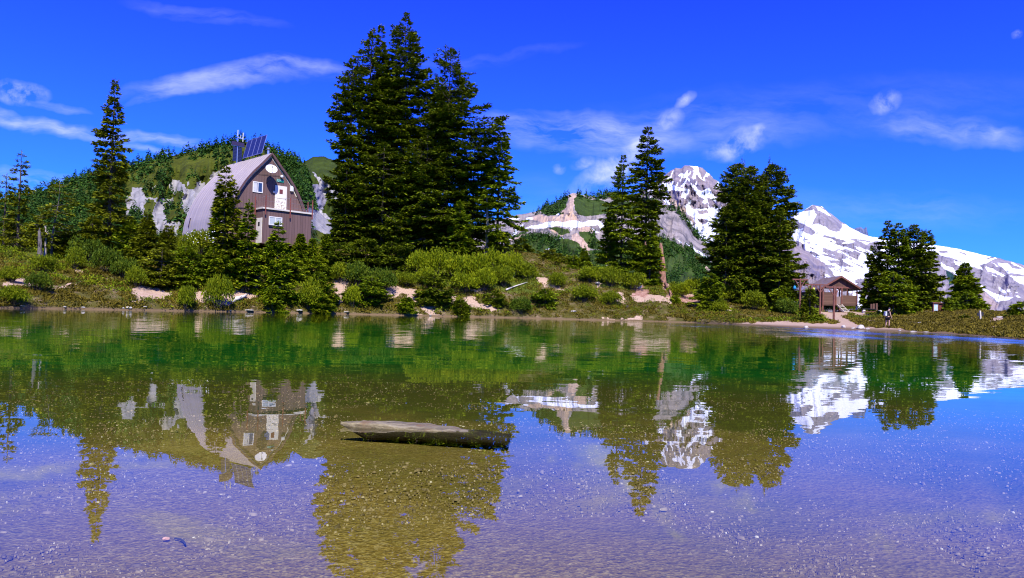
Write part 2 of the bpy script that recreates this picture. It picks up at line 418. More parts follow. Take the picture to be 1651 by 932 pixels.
# ------------------------------------------------------------------ gravel flecks on the lake bed
def build_pebbles():
    N = 70000
    r = 1.6 + 15.0 * RNG.random(N) ** 1.9; ph = (RNG.random(N) - .5) * 1.6
    X = r * np.sin(ph); Y = r * np.cos(ph); Z = land(X, Y)
    kp = RNG.random(N) < np.clip((11.5 + 3.0 * fbm(X * .5, Y * .5, 3, 66) - r) / 6.5, 0, 1)
    X, Y, Z, r = X[kp], Y[kp], Z[kp], r[kp]; N = len(X)
    big = RNG.random(N)
    s = .0019 + .0062 * big ** 5 + .007 * (big > .9975) + r * .00026
    ang = RNG.random(N) * 6.283; k = 6
    asp = .40 + .4 * RNG.random(N)
    V = []
    th = np.arange(k) / k * 6.283
    jit = 1 + .3 * (RNG.random((N, k)) - .5)
    lx = np.cos(th)[None] * s[:, None] * jit * 1.2; ly = np.sin(th)[None] * (s * asp)[:, None] * jit
    cx, sx = np.cos(ang)[:, None], np.sin(ang)[:, None]
    bx = X[:, None] + lx * cx - ly * sx; by = Y[:, None] + lx * sx + ly * cx
    zt = np.repeat((Z + s * .35 + .002)[:, None], k, 1) + (RNG.random((N, 1)) - .5) * .2 * lx
    low = np.stack([bx, by, np.repeat(Z[:, None] - .002, k, 1)], -1); top = np.stack([X[:, None] + (bx - X[:, None]) * .7, Y[:, None] + (by - Y[:, None]) * .7, zt], -1)
    V = np.concatenate([low, top], 1).reshape(-1, 3)
    b = np.arange(N)[:, None] * 2 * k; j = np.arange(k)[None]; j2 = (j + 1) % k
    Q = np.stack([b + j, b + j2, b + k + j2, b + k + j], -1).reshape(-1, 4)
    H = (b + k + j)
    n = NT('pebble'); isl = n.node('ShaderNodeNewGeometry').outputs['Random Per Island']
    n.col(n.ramp(isl, [(0, (.09, .066, .016)), (.35, (.15, .11, .035)), (.70, (.25, .19, .07)), (.93, (.34, .27, .13)), (.985, (.46, .39, .24)), (1, (.62, .58, .45))]))
    n.set(Roughness=.7)
    tag(link('pebbles', mesh_np('pebbles', V, [Q, H], n.m)), label='small flat pebbles strewn over the shallow lake bed', cat='pebbles', kind='stuff')
build_pebbles()

# ------------------------------------------------------------------ foliage generators
def diamonds(P, D, L, Wd, N):
    """one bent diamond per row: base P, direction D, length L, width Wd, face normal about N"""
    D = D / np.linalg.norm(D, axis=1, keepdims=True)
    sd = np.cross(D, N); sd /= (np.linalg.norm(sd, axis=1, keepdims=True) + 1e-9)
    a = P; b = P + D * (L * .45)[:, None] + sd * (Wd / 2)[:, None]; c = P + D * L[:, None]; c[:, 2] -= L * .08
    d = P + D * (L * .45)[:, None] - sd * (Wd / 2)[:, None]
    V = np.stack([a, b, c, d], 1).reshape(-1, 3)
    return V, np.arange(len(P) * 4).reshape(-1, 4)
def rnd_dirs(rng, n):
    v = rng.normal(size=(n, 3)); return v / np.linalg.norm(v, axis=1, keepdims=True)

def conifer(H, prof, seed, base=.04, dens=1.0, leaf=.34, droop=.25, wood='bark', mat='needle_mid', spacing=.42, nb=6, lump=.25, lean=0, twist=0, taper_top=True, tr=None, spikes=0):
    """mesh pair (trunk, crown) in local coordinates; prof: list of (t, radius)"""
    rng = np.random.default_rng(seed)
    tm = MB(); r0 = tr or (.008 * H + .04)
    wob = [(lean * (t ** 1.5) + math.sin(t * 5 + seed) * .006 * H * twist, math.cos(t * 4 + seed) * .006 * H * twist, t * H) for t in np.linspace(0, 1, 9)]
    W = np.array(wob)
    tm.tube([tuple(w) for w in wob], [r0 * (1 - t) ** .9 + .012 for t in np.linspace(0, 1, 9)], 8)
    Ps, Ds, Ls, Ws, Ns = [], [], [], [], []
    z = base * H
    while z < H * .992:
        t = z / H; r = float(np.interp(t, [p[0] for p in prof], [p[1] for p in prof]))
        tx = np.interp(z, W[:, 2], W[:, 0]); ty = np.interp(z, W[:, 2], W[:, 1])
        k = max(4, int(nb * (0.9 + .5 * rng.random()) * (1 if r > .8 else .85)))
        for _ in range(k):
            ph = rng.random() * 6.283
            if rng.random() > dens * 1.15: continue
            lm = 1 + lump * math.sin(2 * ph + t * 9 + seed) + lump * .9 * (float(vnoise(ph * 1.3 + 5, z * .55, seed)) - .5) * 2
            L = max(.12, r * (.62 + .5 * rng.random() ** .7) * lm)
            el = (.55 if t > .93 else .25) * max(0, t - .55) * 2 - droop * (1 - t) - .05 + rng.normal() * .14
            cph, sph = math.cos(ph), math.sin(ph)
            up3 = .22 + .1 * rng.random()
            def pt(s): 
                s = np.asarray(s)
                hz = L * s; vz = L * (el * s - .22 * s ** 2 + up3 * s ** 3)
                return np.stack([tx + hz * cph, ty + hz * sph, z + vz], -1)
            if L > .7: tm.tube([pt(0), pt(.5), pt(.95)], [.012 * L + .012, .008 * L + .008, .006], 3, cap=False)
            n = max(5, int((L * 12.0 + 7) * dens * (.34 / leaf)))
            s = .12 + .88 * rng.random(n) ** .75
            p = pt(s)
            side = np.where(rng.random(n) < .5, 1, -1)
            tl = (.42 * L * (1.02 - s) + .16 + .14 * rng.random(n)) * (.8 + .4 * rng.random(n))
            q = 1 + int(round(2.6 * dens))
            for _k in range(q):
                f = rng.random(n)
                out = np.stack([np.full(n, cph), np.full(n, sph), el * .5 + .1 * s], -1)
                sd = np.stack([-sph * side, cph * side, np.zeros(n)], -1)
                wgt = (.35 + .75 * rng.random(n))[:, None]
                d = out * (1.05 - wgt * .45) + sd * wgt + rng.normal(size=(n, 3)) * .20
                pp = p + (out * .45 + sd * .8) * (tl * f * .8)[:, None]
                pp[:, 2] += rng.normal(size=n) * .055 - .12 * tl * f
                Ps.append(pp); Ds.append(d); lf = leaf * (.5 + .5 * min(1, (1 - t) * 3.5)); Ls.append(lf * (.8 + .9 * rng.random(n))); Ws.append(lf * (.40 + .25 * rng.random(n)))
                nn = rng.normal(size=(n, 3)) * .45; nn[:, 2] += 1; Ns.append(nn)
        z += spacing * (.7 + .6 * rng.random()) * (1 if r > .9 else .75)
    for q_ in range(spikes):
        t = .76 + .17 * rng.random(); r = float(np.interp(t, [p[0] for p in prof], [p[1] for p in prof])) * (.3 + .6 * rng.random()); a = rng.random() * 6.283
        z0 = t * H; x0 = np.interp(z0, W[:, 2], W[:, 0]) + r * math.cos(a); y0 = r * math.sin(a); hh = H * (.06 + .06 * rng.random()); n = 70
        f = rng.random(n); ph = rng.random(n) * 6.283
        Ps.append(np.stack([x0 + 0 * f, y0 + 0 * f, z0 + f * hh], -1)); Ds.append(np.stack([np.cos(ph), np.sin(ph), .35 + .4 * f], -1)); Ls.append(leaf * (1.5 - 1.2 * f)); Ws.append(leaf * .3 * (1.3 - f)); Ns.append(rng.normal(size=(n, 3)) * .4 + np.array([0, 0, 1]))
        tm.tube([(x0, y0, z0 - hh * .6), (x0, y0, z0 + hh)], [.03, .006], 4, cap=False)
    # leader
    n = 14; zt = H * (.955 + .045 * rng.random(n))
    Ps.append(np.stack([np.interp(zt, W[:, 2], W[:, 0]), np.interp(zt, W[:, 2], W[:, 1]), zt], -1)); d = rng.normal(size=(n, 3)) * .5; d[:, 2] = .9
    Ds.append(d); Ls.append(np.full(n, leaf * .6)); Ws.append(np.full(n, leaf * .25)); Ns.append(rng.normal(size=(n, 3)))
    V, Fc = diamonds(np.concatenate(Ps), np.concatenate(Ds), np.concatenate(Ls), np.concatenate(Ws), np.concatenate(Ns))
    crown = mesh_np('crown', V, Fc, M[mat])
    me = bpy.data.meshes.new('trunk'); me.from_pydata(tm.v, [], tm.f); me.materials.append(M[wood]); me.polygons.foreach_set("use_smooth", [True] * len(tm.f)); me.update()
    return me, crown

def bush(rx, rz, seed, leaf=.16, n=2600, mat='leaf_bright', lobes=9, flat=.0):
    rng = np.random.default_rng(seed)
    # several unequal lobes on a few stems
    C = []
    for i in range(lobes):
        a = rng.random() * 6.283; r = rx * .62 * math.sqrt(rng.random())
        C.append((r * math.cos(a), r * math.sin(a), rz * (.35 + .45 * rng.random() * (1 - (r / rx) ** 2)), (.24 + .2 * rng.random())))
    P = []; D = []
    for i in range(n):
        c = C[int(rng.integers(lobes))]
        d = rng.normal(size=3); d /= np.linalg.norm(d); d[2] = abs(d[2]) * .9 - .25
        rr = (.55 + .45 * rng.random() ** .5) * (1 + .25 * rng.normal() * .5)
        p = np.array([c[0] + d[0] * rx * c[3] * 1.5 * rr, c[1] + d[1] * rx * c[3] * 1.5 * rr, max(.02, c[2] + d[2] * rz * c[3] * 1.4 * rr)])
        P.append(p); D.append(d + rng.normal(size=3) * .7 + np.array([0, 0, .35]))
    P = np.array(P); D = np.array(D); L = leaf * (.7 + .7 * rng.random(n)); Wd = L * (.45 + .2 * rng.random(n))
    N = rng.normal(size=(n, 3)) * .6; N[:, 2] += .8
    V, Fc = diamonds(P, D, L, Wd, N)
    tm = MB()
    for c in C:
        tm.tube([(c[0] * .15, c[1] * .15, -.1), (c[0] * .6, c[1] * .6, c[2] * .5), (c[0], c[1], c[2])], [.035, .022, .01], 4, cap=False)
    me = bpy.data.meshes.new('stem'); me.from_pydata(tm.v, [], tm.f); me.materials.append(M['bark']); me.update()
    return me, mesh_np('foliage', V, Fc, M[mat])

def place_plant(name, meshes, loc, label, cat, group=None, scale=(1, 1, 1), rz=0, parts=('trunk', 'crown')):
    e = empty(name, loc, rz); e.scale = scale; tag(e, label, cat, group)
    for nm, me in zip(parts, meshes): link(nm, me, e)
    return e

SP = [(0, .85), (.08, 1), (.25, .92), (.5, .62), (.75, .34), (.9, .14), (.97, .06), (1, .01)]       # spire
CO = [(0, .75), (.08, .95), (.25, 1.0), (.45, 1.0), (.65, .92), (.8, .74), (.9, .50), (.95, .2), (.975, .06), (1, .02)]  # broad column
NC = [(0, .8), (.1, 1), (.3, .95), (.5, .85), (.7, .66), (.85, .46), (.93, .28), (.98, .1), (1, .01)]
YC = [(0, 1.0), (.12, 1.0), (.35, .8), (.6, .5), (.8, .27), (.93, .1), (1, .01)]
SH = [(0, 1.0), (.2, 1.1), (.45, 1.0), (.7, .7), (.88, .4), (1, .05)]
def tree(px, ytop, Y, hw, shape, seed, label, mat='needle_dark', cat='conifer', group=None, name='conifer_tree', zoff=-.25, pxb=None, **kw):
    top = at(px, ytop, Y); X = top.x if pxb is None else at(pxb, 430, Y).x
    z = gz(X, Y) + zoff; H = top.z - z; r = hw / F * Y
    prof = [(t, q * r) for t, q in shape]
    ms = conifer(H, prof, seed, mat=mat, lean=top.x - X, **kw)
    return place_plant(name, ms, (X, Y, z), label, cat, group)

G1 = 'tall conifers of the big clump beside the hut'
tree(571, 92, 87, 30, [(0, .9), (.3, 1), (.5, .95), (.7, .8), (.83, .45), (.88, .75), (.93, .6), (.97, .2), (1, .02)], 101, 'bushy-topped conifer at the hut side of the big clump, lower than its tall neighbours', group=G1, lump=.4, spacing=.5, twist=1)
tree(601, 45, 89, 46, CO, 102, 'dark conifer of the big clump with a forked top just lower than the highest tree', group=G1, spacing=.5, lump=.3, twist=.7, spikes=4)
tree(615, 38, 90, 26, NC, 1021, 'thin pointed conifer pressed against the highest tree of the big clump', group=G1, spacing=.5)
tree(655, 18, 89, 50, CO, 103, 'highest conifer in view, in the middle of the big clump beside the hut', group=G1, spacing=.5, nb=7)
tree(727, 74, 88, 66, [(0, .8), (.2, .95), (.4, 1), (.55, .98), (.68, 1.0), (.74, .75), (.8, .78), (.84, .42), (.88, .55), (.93, .3), (.97, .12), (1, .01)], 104, 'dark conifer with ragged tiers of boughs, right of the highest tree', group=G1, lump=.4, spacing=.52, nb=7, spikes=4)
tree(807, 187, 88, 32, [(0, .3), (.08, .5), (.2, .9), (.4, 1.0), (.6, .85), (.8, .6), (.9, .35), (1, .02)], 105, 'slimmer conifer with open branches at the mountain edge of the big clump', group=G1, lump=.45, dens=1.0, nb=7, spacing=.55, mat='needle_mid', base=.08)
tree(690, 210, 86, 50, CO, 106, 'shorter conifer standing in front within the big clump, below the two highest crowns', group=G1, spacing=.5)
tree(560, 255, 84, 29, CO, 107, 'low dense conifer at the hut end of the big clump', group=G1, spacing=.5)
tree(620, 230, 85, 44, CO, 108, 'shorter conifer filling the front of the big clump below the forked top', group=G1, spacing=.5)
tree(766, 215, 90, 38, CO, 109, 'conifer in deep shade between the ragged tree and the slim edge tree of the clump', group=G1, spacing=.5)
tree(705, 150, 91, 44, CO, 111, 'shaded conifer standing between the highest and the ragged tree of the clump', group=G1, spacing=.5)
tree(640, 120, 93, 40, CO, 112, 'conifer hidden behind the shoulder of the highest tree of the big clump', group=G1, spacing=.5)
tree(742, 322, 84, 28, YC, 110, 'young green conifer in front of the dark foot of the big clump', 'needle_mid', group=G1)

G2 = 'pair of tall firs on the low rise'
tree(1005, 250, 91, 35, [(0, .9), (.1, 1), (.3, 1), (.5, .8), (.65, .55), (.8, .42), (.9, .22), (1, .01)], 121, 'shorter pointed fir of the tall pair left of the snowy peak', 'needle_mid', group=G2, lump=.35, dens=.95)
tree(1045, 203, 93, 27, [(0, .8), (.15, 1), (.35, .85), (.5, .9), (.7, .85), (.82, .7), (.92, .45), (.97, .2), (1, .02)], 122, 'tallest narrow fir beside the snowy peak, taller of the pair', 'needle_dark', group=G2, lump=.3)
tree(985, 330, 91, 20, YC, 123, 'small fir hugging the outer side of the tall pair, left of its shorter trunk', 'needle_mid', group=G2)
tree(1049, 372, 89, 20, NC, 124, 'small fir growing at the foot of the tallest narrow fir by the pale stump', 'needle_mid', group=G2)

G3 = 'thick clump of conifers between the two snowy mountains'
tree(1190, 262, 90, 46, CO, 131, 'conifer forming the edge of the thick middle clump, toward the pointed snowy peak', group=G3, nb=9, spacing=.42, spikes=9)
tree(1212, 268, 88, 44, CO, 132, 'central conifer of the thick clump between the two snowy mountains', group=G3, nb=9, spacing=.42, spikes=9)
tree(1245, 262, 89, 40, CO, 133, 'conifer forming the edge of the thick middle clump, toward the wooden shelter', group=G3, nb=9, spacing=.42, spikes=9)
tree(1172, 330, 87, 28, CO, 134, 'shorter conifer at the low outer flank of the thick clump, away from the shelter', group=G3)
tree(1258, 340, 86, 25, CO, 135, 'shorter conifer at the flank of the thick clump nearest the hanging poles', group=G3)

G4 = 'conifers behind the picnic bench'
tree(1432, 356, 92, 22, NC, 141, 'pointed conifer behind the picnic bench, with a separate thin top', group=G4)
tree(1449, 360, 90, 26, NC, 142, 'yellowish-green conifer in the middle behind the hiker', 'needle_mid', group=G4)
tree(1474, 362, 90, 30, [(0, .8), (.2, 1), (.5, .9), (.75, .65), (.87, .45), (.95, .2), (1, .02)], 143, 'dark forked conifer beside the information board', group=G4, nb=7, spikes=4)
tree(1493, 370, 91, 27, NC, 144, 'bushy conifer directly above the information board', group=G4, spikes=5)
tree(1414, 392, 93, 21, NC, 145, 'lower conifer reaching boughs over the picnic bench toward the shelter', group=G4, lump=.4)
tree(1400, 442, 93, 12, YC, 146, 'small young conifer between the shelter and the picnic bench', 'needle_mid', group=G4)
tree(1441, 440, 80, 22, SH, 147, 'low fir bush right behind the hiker', 'needle_mid', group=G4)
tree(1462, 452, 82, 18, SH, 1471, 'low fir bush between the hiker and the information board', 'needle_mid', group=G4)
tree(1556, 424, 84, 27, [(0, 1), (.15, 1), (.35, .85), (.55, .62), (.75, .42), (.9, .22), (1, .02)], 148, 'lone conical fir on the open heath right of the information board', 'needle_mid', nb=10, spacing=.3, dens=1.1)
tree(1306, 462, 68, 14, YC, 149, 'small dark fir in front of the bear-hang poles at the shelter', 'needle_dark')
# left side
tree(186, 128, 67, 38, [(0, 1.25), (.1, 1.1), (.2, .98), (.38, .84), (.5, .70), (.64, .50), (.75, .34), (.83, .24), (.92, .11), (.97, .04), (1, .01)], 151, 'tall solitary spire-topped fir on the bank, left of the hut', 'needle_olive', dens=.85, nb=7, leaf=.28, spacing=.42, lump=.35)
tree(35, 242, 64, 20, [(0, 1.5), (.2, 1.4), (.3, 1.2), (.42, .5), (.6, .8), (.8, .6), (.92, .3), (1, .05)], 152, 'half-dead spindly tree with a bare spiky top at the far end of the bank', 'needle_olive', dens=.7, leaf=.22, spacing=.6, nb=5)
tree(11, 280, 64, 15, [(0, 1.3), (.3, 1), (.6, .8), (.85, .5), (1, .1)], 153, 'scraggly thin tree at the picture edge, shorter than its bare-topped neighbour', 'needle_olive', dens=.7, leaf=.22, spacing=.55, nb=5)
tree(92, 294, 63, 32, [(0, .3), (.3, .6), (.45, 1), (.6, .8), (.75, .9), (.9, .6), (1, .2)], 154, 'gnarled olive tree with pale crooked stem between bare-topped tree and tall spire', 'needle_olive', dens=.7, leaf=.25, wood='greywood', base=.2, twist=4, lump=.5, nb=6)
tree(365, 268, 66, 34, [(0, 1.1), (.15, 1), (.35, .8), (.5, .55), (.7, .38), (.85, .3), (.95, .15), (1, .02)], 155, 'double-topped fir in front of the curved hut roof, taller tip', 'needle_olive', dens=.95)
tree(355, 300, 66.4, 16, SP, 1551, 'thin shorter tip growing against the double-topped fir at the hut', 'needle_mid')
tree(378, 290, 66.6, 18, SP, 1552, 'slender stem on the hut side of the double-topped fir', 'needle_olive', dens=.8)
tree(402, 322, 66.5, 22, SP, 156, 'slim fir between the double-topped fir and the lower hut door', 'needle_mid', dens=.9)
tree(449, 358, 67, 30, YC, 157, 'young bright fir below the lower window of the hut', 'needle_mid')
SMALL = [  # px, ytop, Y, hw, label, mat
    (238, 345, 425, 26, 'bushy young fir on the bank just right of the tall solitary spire', 'needle_olive', YC),
    (272, 365, 425, 22, 'young fir halfway between the tall spire and the curved hut wall', 'needle_olive', YC),
    (150, 350, 415, 26, 'spreading young fir leaning out at the left foot of the tall spire', 'needle_olive', SH),
    (212, 355, 415, 22, 'low fir filling the right foot of the tall spire', 'needle_mid', SH),
    (485, 378, 425, 20, 'small pointed fir before the far corner of the hut annex', 'needle_mid', YC),
    (504, 385, 430, 16, 'thin small fir right at the annex corner of the hut', 'needle_mid', YC),
    (527, 378, 425, 16, 'small pointed fir in the gap between hut and big clump', 'needle_mid', YC),
    (425, 400, 432, 20, 'small fir bush under the hut annex, left of the young bright fir', 'needle_mid', SH),
    (300, 398, 458, 30, 'dense dark fir thicket on the bank below the curved hut wall', 'needle_mid', SH),
    (262, 400, 462, 32, 'broad fir bush above the sandy scar left of the hut', 'needle_olive', SH),
    (345, 400, 455, 30, 'wide dark fir bush under the double-topped fir', 'needle_mid', SH),
    (385, 410, 450, 26, 'dark fir bush beneath the slim fir by the hut door', 'needle_mid', SH),
    (470, 410, 452, 26, 'dark fir bush below the hut annex window', 'needle_mid', SH),
    (510, 415, 448, 26, 'dark fir bush under the corner of the hut annex', 'needle_mid', SH),
    (548, 392, 430, 28, 'spreading fir bush at the hut end foot of the big clump', 'needle_dark', SH),
    (590, 385, 425, 32, 'wide dark fir bush under the forked tree of the big clump', 'needle_dark', SH),
    (632, 390, 432, 30, 'wide dark fir bush under the highest tree of the big clump', 'needle_dark', SH),
    (515, 440, 492, 24, 'low fir bush at the foot of the bank below the annex corner, near the water', 'needle_mid', SH),
    (520, 470, 503, 18, 'bright green fir bush overhanging the water below the hut annex', 'leaf_mid', SH),
    (700, 440, 490, 28, 'dark rounded fir between the pale sand scars of the bank', 'needle_dark', SH),
    (600, 445, 485, 26, 'low fir on the bank left of the widest sand scar', 'needle_mid', SH),
    (440, 458, 500, 18, 'young fir standing on the waterside sand below the hut', 'needle_mid', YC),
    (655, 478, 502, 14, 'tiny fir on the lip of the widest sand scar', 'needle_mid', YC),
    (842, 384, 95, 16, 'small dark fir on the skyline just right of the big clump', 'needle_dark', NC),
    (886, 402, 92, 24, 'olive fir bush on the rise below the snowfield, by the pale boulder', 'needle_olive', SH),
    (925, 412, 91, 20, 'dark fir bush on the rise halfway between clump and tall pair', 'needle_mid', YC),
    (942, 402, 95, 14, 'small pointed fir on the skyline left of the tall pair', 'needle_mid', YC),
    (798, 470, 490, 18, 'small dark fir by the end of the sand scars', 'needle_dark', SH),
    (880, 468, 490, 20, 'dark low fir on the heath below the white fallen branch', 'needle_mid', SH),
    (742, 482, 505, 14, 'tiny dark fir near the waterline between two sand scars', 'needle_dark', SH),
    (1088, 478, 487, 8, 'tiny fir beside the reddish rock slope', 'needle_mid', YC),
    (1148, 440, 466, 24, 'fir bush at the outer foot of the thick middle clump', 'needle_mid', SH),
    (1180, 452, 482, 30, 'fir bush under the middle of the thick clump, toward the rock slope', 'needle_mid', SH),
    (1225, 456, 488, 30, 'fir bush under the thick clump at its lake side', 'needle_mid', SH),
    (1262, 462, 490, 20, 'fir bush at the thick clump corner near the hanging poles', 'needle_mid', SH),
    (60, 350, 398, 22, 'scruffy olive fir between the two half-dead trees', 'needle_olive', SH),
    (20, 362, 402, 24, 'scruffy olive fir below the edge tree at the end of the bank', 'needle_olive', SH),
    (118, 372, 408, 26, 'low spreading olive fir below the gnarled tree', 'needle_olive', SH),
    (1560, 472, 79, 22, 'low fir skirt spreading before the lone conical fir', 'needle_mid', SH),
    (1535, 478, 82, 14, 'small fir bush at the side of the lone conical fir toward the board', 'needle_mid', SH),
    (1556 - 1, 508, 64, 5, 'tiny fir seedling on the open heath right of the board', 'needle_dark', YC),
    (1648, 488, 56, 18, 'low fir bush at the picture edge above the trail', 'needle_mid', SH),
]
for i, (px, yt, Y, hw, lab, mat, shp) in enumerate(SMALL):
    if Y > 200: g_ = ground(px, Y); Y = g_.y if g_ else 80
    tree(px, yt, Y, hw, shp, 200 + i, lab, mat, 'young fir', 'young firs and fir bushes on the bank', 'young_fir', zoff=-.15, spacing=.3, leaf=.24, nb=8, droop=.1, lump=.35)

# leafy bushes
BV = {}
def leafy(px, yt, yb, hw, mat, label, seed, Y=None, name='leafy_bush', leaf=.17, n=2400):
    g = ground(px, yb) if Y is None else None
    if g is None:
        Y = Y or 75; X = at(px, yb, Y).x; g = Vector((X, Y, gz(X, Y)))
    Hh = max(.5, (at(px, yt, g.y).z - g.z)); rx = hw / F * g.y
    key = (mat, seed % 3)
    if key not in BV: BV[key] = bush(1.9, 1.4, 300 + len(BV), leaf, n + 900, mat, 15)
    st, fo = BV[key]
    sx = rx / 1.8; sz = Hh / 1.35
    place_plant(name, (st, fo), g - Vector((0, 0, .1)), label, 'bush', 'leafy bushes on the bank', (sx, sx, sz), seed * 1.7, ('stem', 'foliage'))
BUSH = [
    (672, 403, 442, 24, 'leaf_bright', 'bright yellow-green bush against the dark foot of the highest trees'),
    (703, 406, 450, 24, 'leaf_bright', 'bright yellow-green bush below the middle of the big clump, second of its row'),
    (735, 412, 455, 26, 'leaf_bright', 'bright yellow-green bush in front of the young clump conifer'),
    (765, 408, 452, 24, 'leaf_bright', 'yellow-green bush below the shaded right part of the big clump'),
    (795, 404, 448, 24, 'leaf_bright', 'yellow-green bush under the slim open-branched clump tree'),
    (822, 410, 450, 22, 'leaf_bright', 'last yellow-green bush of the row, below the small skyline fir'),
    (688, 432, 462, 24, 'leaf_bright', 'lower yellow-green bush just above the dark rounded fir'),
    (748, 440, 472, 26, 'leaf_bright', 'lower yellow-green bush above the small sand scar'),
    (780, 436, 468, 24, 'leaf_bright', 'lower yellow-green bush left of the white fallen branch'),
    (812, 430, 462, 22, 'leaf_mid', 'olive bush directly beside the white fallen branch'),
    (850, 425, 452, 20, 'leaf_mid', 'olive bush above the white fallen branch on the skyline slope'),
    (140, 380, 425, 24, 'leaf_dark', 'green bush below the spreading young fir left of the spire'),
    (170, 402, 440, 24, 'leaf_dark', 'wide green bush in front of the tall spire'),
    (118, 400, 435, 18, 'leaf_mid', 'green bush left of the wide one before the spire'),
    (200, 415, 448, 22, 'leaf_dark', 'green bush in front of the spire on its hut side'),
    (320, 372, 412, 22, 'leaf_mid', 'bush dotted with white flowers against the curved hut wall'),
    (296, 380, 415, 18, 'leaf_mid', 'green bush at the outer end of the curved hut wall'),
    (352, 448, 500, 22, 'leaf_mid', 'round olive bush at the waterline beside the white rock'),
    (297, 462, 500, 16, 'leaf_mid', 'narrow bright bush at the waterline left of the round olive bush'),
    (500, 455, 500, 20, 'leaf_mid', 'leafy bush drooping to the water below the hut'),
    (545, 425, 455, 20, 'leaf_mid', 'leafy bush above the narrow sand scar'),
    (568, 460, 495, 16, 'leaf_bright', 'yellowish bush right of the narrow sand scar'),
    (575, 425, 462, 24, 'leaf_dark', 'dark leafy bush between the hut and the widest sand scar'),
    (618, 432, 470, 24, 'leaf_dark', 'dark leafy bush directly above the widest sand scar'),
    (655, 440, 462, 18, 'leaf_mid', 'bush on the upper rim of the widest sand scar'),
    (60, 440, 470, 20, 'leaf_dark', 'dark bush beside the upper trail scar at the end of the bank'),
    (20, 462, 492, 24, 'leaf_mid', 'low bush at the waterline at the picture edge'),
    (75, 412, 440, 24, 'leaf_mid', 'low bush on the slope under the gnarled tree'),
    (15, 430, 455, 22, 'leaf_mid', 'low bush above the trail scar at the picture edge'),
    (220, 432, 462, 20, 'leaf_mid', 'low bush above the reddish sand patch'),
    (900, 440, 465, 18, 'leaf_mid', 'olive bush on the heath below the pale boulder'),
    (955, 430, 455, 22, 'leaf_bright', 'bright bush on the slope left of the tall pair'),
    (985, 432, 462, 22, 'leaf_mid', 'green bush under the shorter tree of the tall pair'),
    (1020, 440, 468, 22, 'leaf_mid', 'green bush under the tallest narrow fir'),
    (940, 460, 485, 22, 'leaf_mid', 'olive bush on the heath halfway down below the tall pair'),
    (985, 470, 492, 18, 'leaf_mid', 'low bush just above the lakeside path below the tall pair'),
    (1095, 455, 478, 20, 'leaf_bright', 'bright bush right of the pale stump'),
    (1135, 466, 488, 16, 'leaf_mid', 'bush between the reddish rock slope and the thick clump'),
    (1120, 450, 470, 18, 'leaf_bright', 'bright bush on the skyline between stump and thick clump'),
    (1215, 470, 500, 22, 'leaf_mid', 'bush before the lake side of the thick middle clump'),
    (1165, 484, 504, 18, 'leaf_mid', 'low bush by the water before the thick clump, next to the sandy beach end'),
    (1270, 480, 508, 18, 'leaf_dark', 'bush between the thick clump and the first hanging pole'),
    (840, 480, 505, 20, 'leaf_dark', 'dark low bush close to the water below the white fallen branch'),
    (1170, 462, 488, 18, 'leaf_mid', 'bush at the outer lower edge of the thick middle clump'),
]
for i, (px, yt, yb, hw, mat, lab) in enumerate(BUSH): leafy(px, yt, yb, hw, mat, lab, i + 1)

for i, (px, lab) in enumerate(((1332, 'green plants in the gap under the shelter wall, behind the hanging pole'), (1349, 'green plants seen between the stilts behind the shelter steps'), (1362, 'green plants under the shelter floor right of its steps'), (1376, 'green plants under the shelter by its pale corner stilt'))):
    leafy(px, 487.5, 500, 9, 'leaf_mid', lab, 60 + i, Y=101.5)
# white flowers on one bush
def flowers():
    mb = MB(); rg = random.Random(4)
    g = Vector((at(320, 390, 63).x, 63, 0))
    for k in range(48):
        p = at(rg.uniform(300, 348), rg.uniform(372, 392), 62.2 + rg.random())
        r = .03 + .03 * rg.random()
        mb.add([(p.x - r, p.y, p.z - r * .4), (p.x, p.y - r, p.z), (p.x + r, p.y, p.z - r * .2), (p.x, p.y + r * .3, p.z + r)], [(0, 1, 3), (1, 2, 3), (0, 2, 1)])
    o = mb.build('flower_heads', simple('petal', (.8, .8, .72), .7, bump=0, var=.05))
    tag(o, 'small white flower heads scattered over the bush by the curved hut wall', 'flowers', kind='stuff')
flowers()

# ------------------------------------------------------------------ low ground cover
def cover(name, label, cat, mat, N, want, size, wide, seed, tilt=.6):
    rng = np.random.default_rng(seed)
    a = rng.uniform(-80, 1730, N); S = shoreY(a); W = interp(a, W_T)
    Y = S + .12 + (W + 9) * rng.random(N) ** 1.2; X = (a - 825) / F * Y
    Z = land(X, Y); P = np.stack([X, Y, Z], -1)
    s, r, t = masks(P)
    keep = ~s & ~r & (t if want == 'turf' else ~t | (rng.random(N) < .35))
    keep &= (vnoise(X * 1.3, Y * 1.3, 44) > .25)
    keep &= Z > .05
    P = P[keep]; n = len(P); k = 5
    lumph = .6 + .9 * vnoise(P[:, 0] * .9, P[:, 1] * .9, 8)
    P = np.repeat(P, k, 0); lh = np.repeat(lumph, k); m_ = len(P)
    P = P + rng.normal(size=(m_, 3)) * np.array([.10, .10, .0]); P[:, 2] += -.03 + .05 * rng.random(m_)
    D = rng.normal(size=(m_, 3)) * tilt; D[:, 2] = .8
    L = size * (.6 + .8 * rng.random(m_)) * lh
    V, Fc = diamonds(P, D, L, L * wide, rng.normal(size=(m_, 3)))
    tag(link(name, mesh_np(name, V, Fc, M[mat])), label, cat, kind='stuff')
cover('heather', 'brownish-green heather carpet covering the lake bank', 'heather', 'heather', 85000, 'heath', .17, .42, 1)
cover('grass', 'bright low grass and blueberry leaves on the bank and before the shelter', 'grass', 'turf', 50000, 'turf', .17, .34, 2)

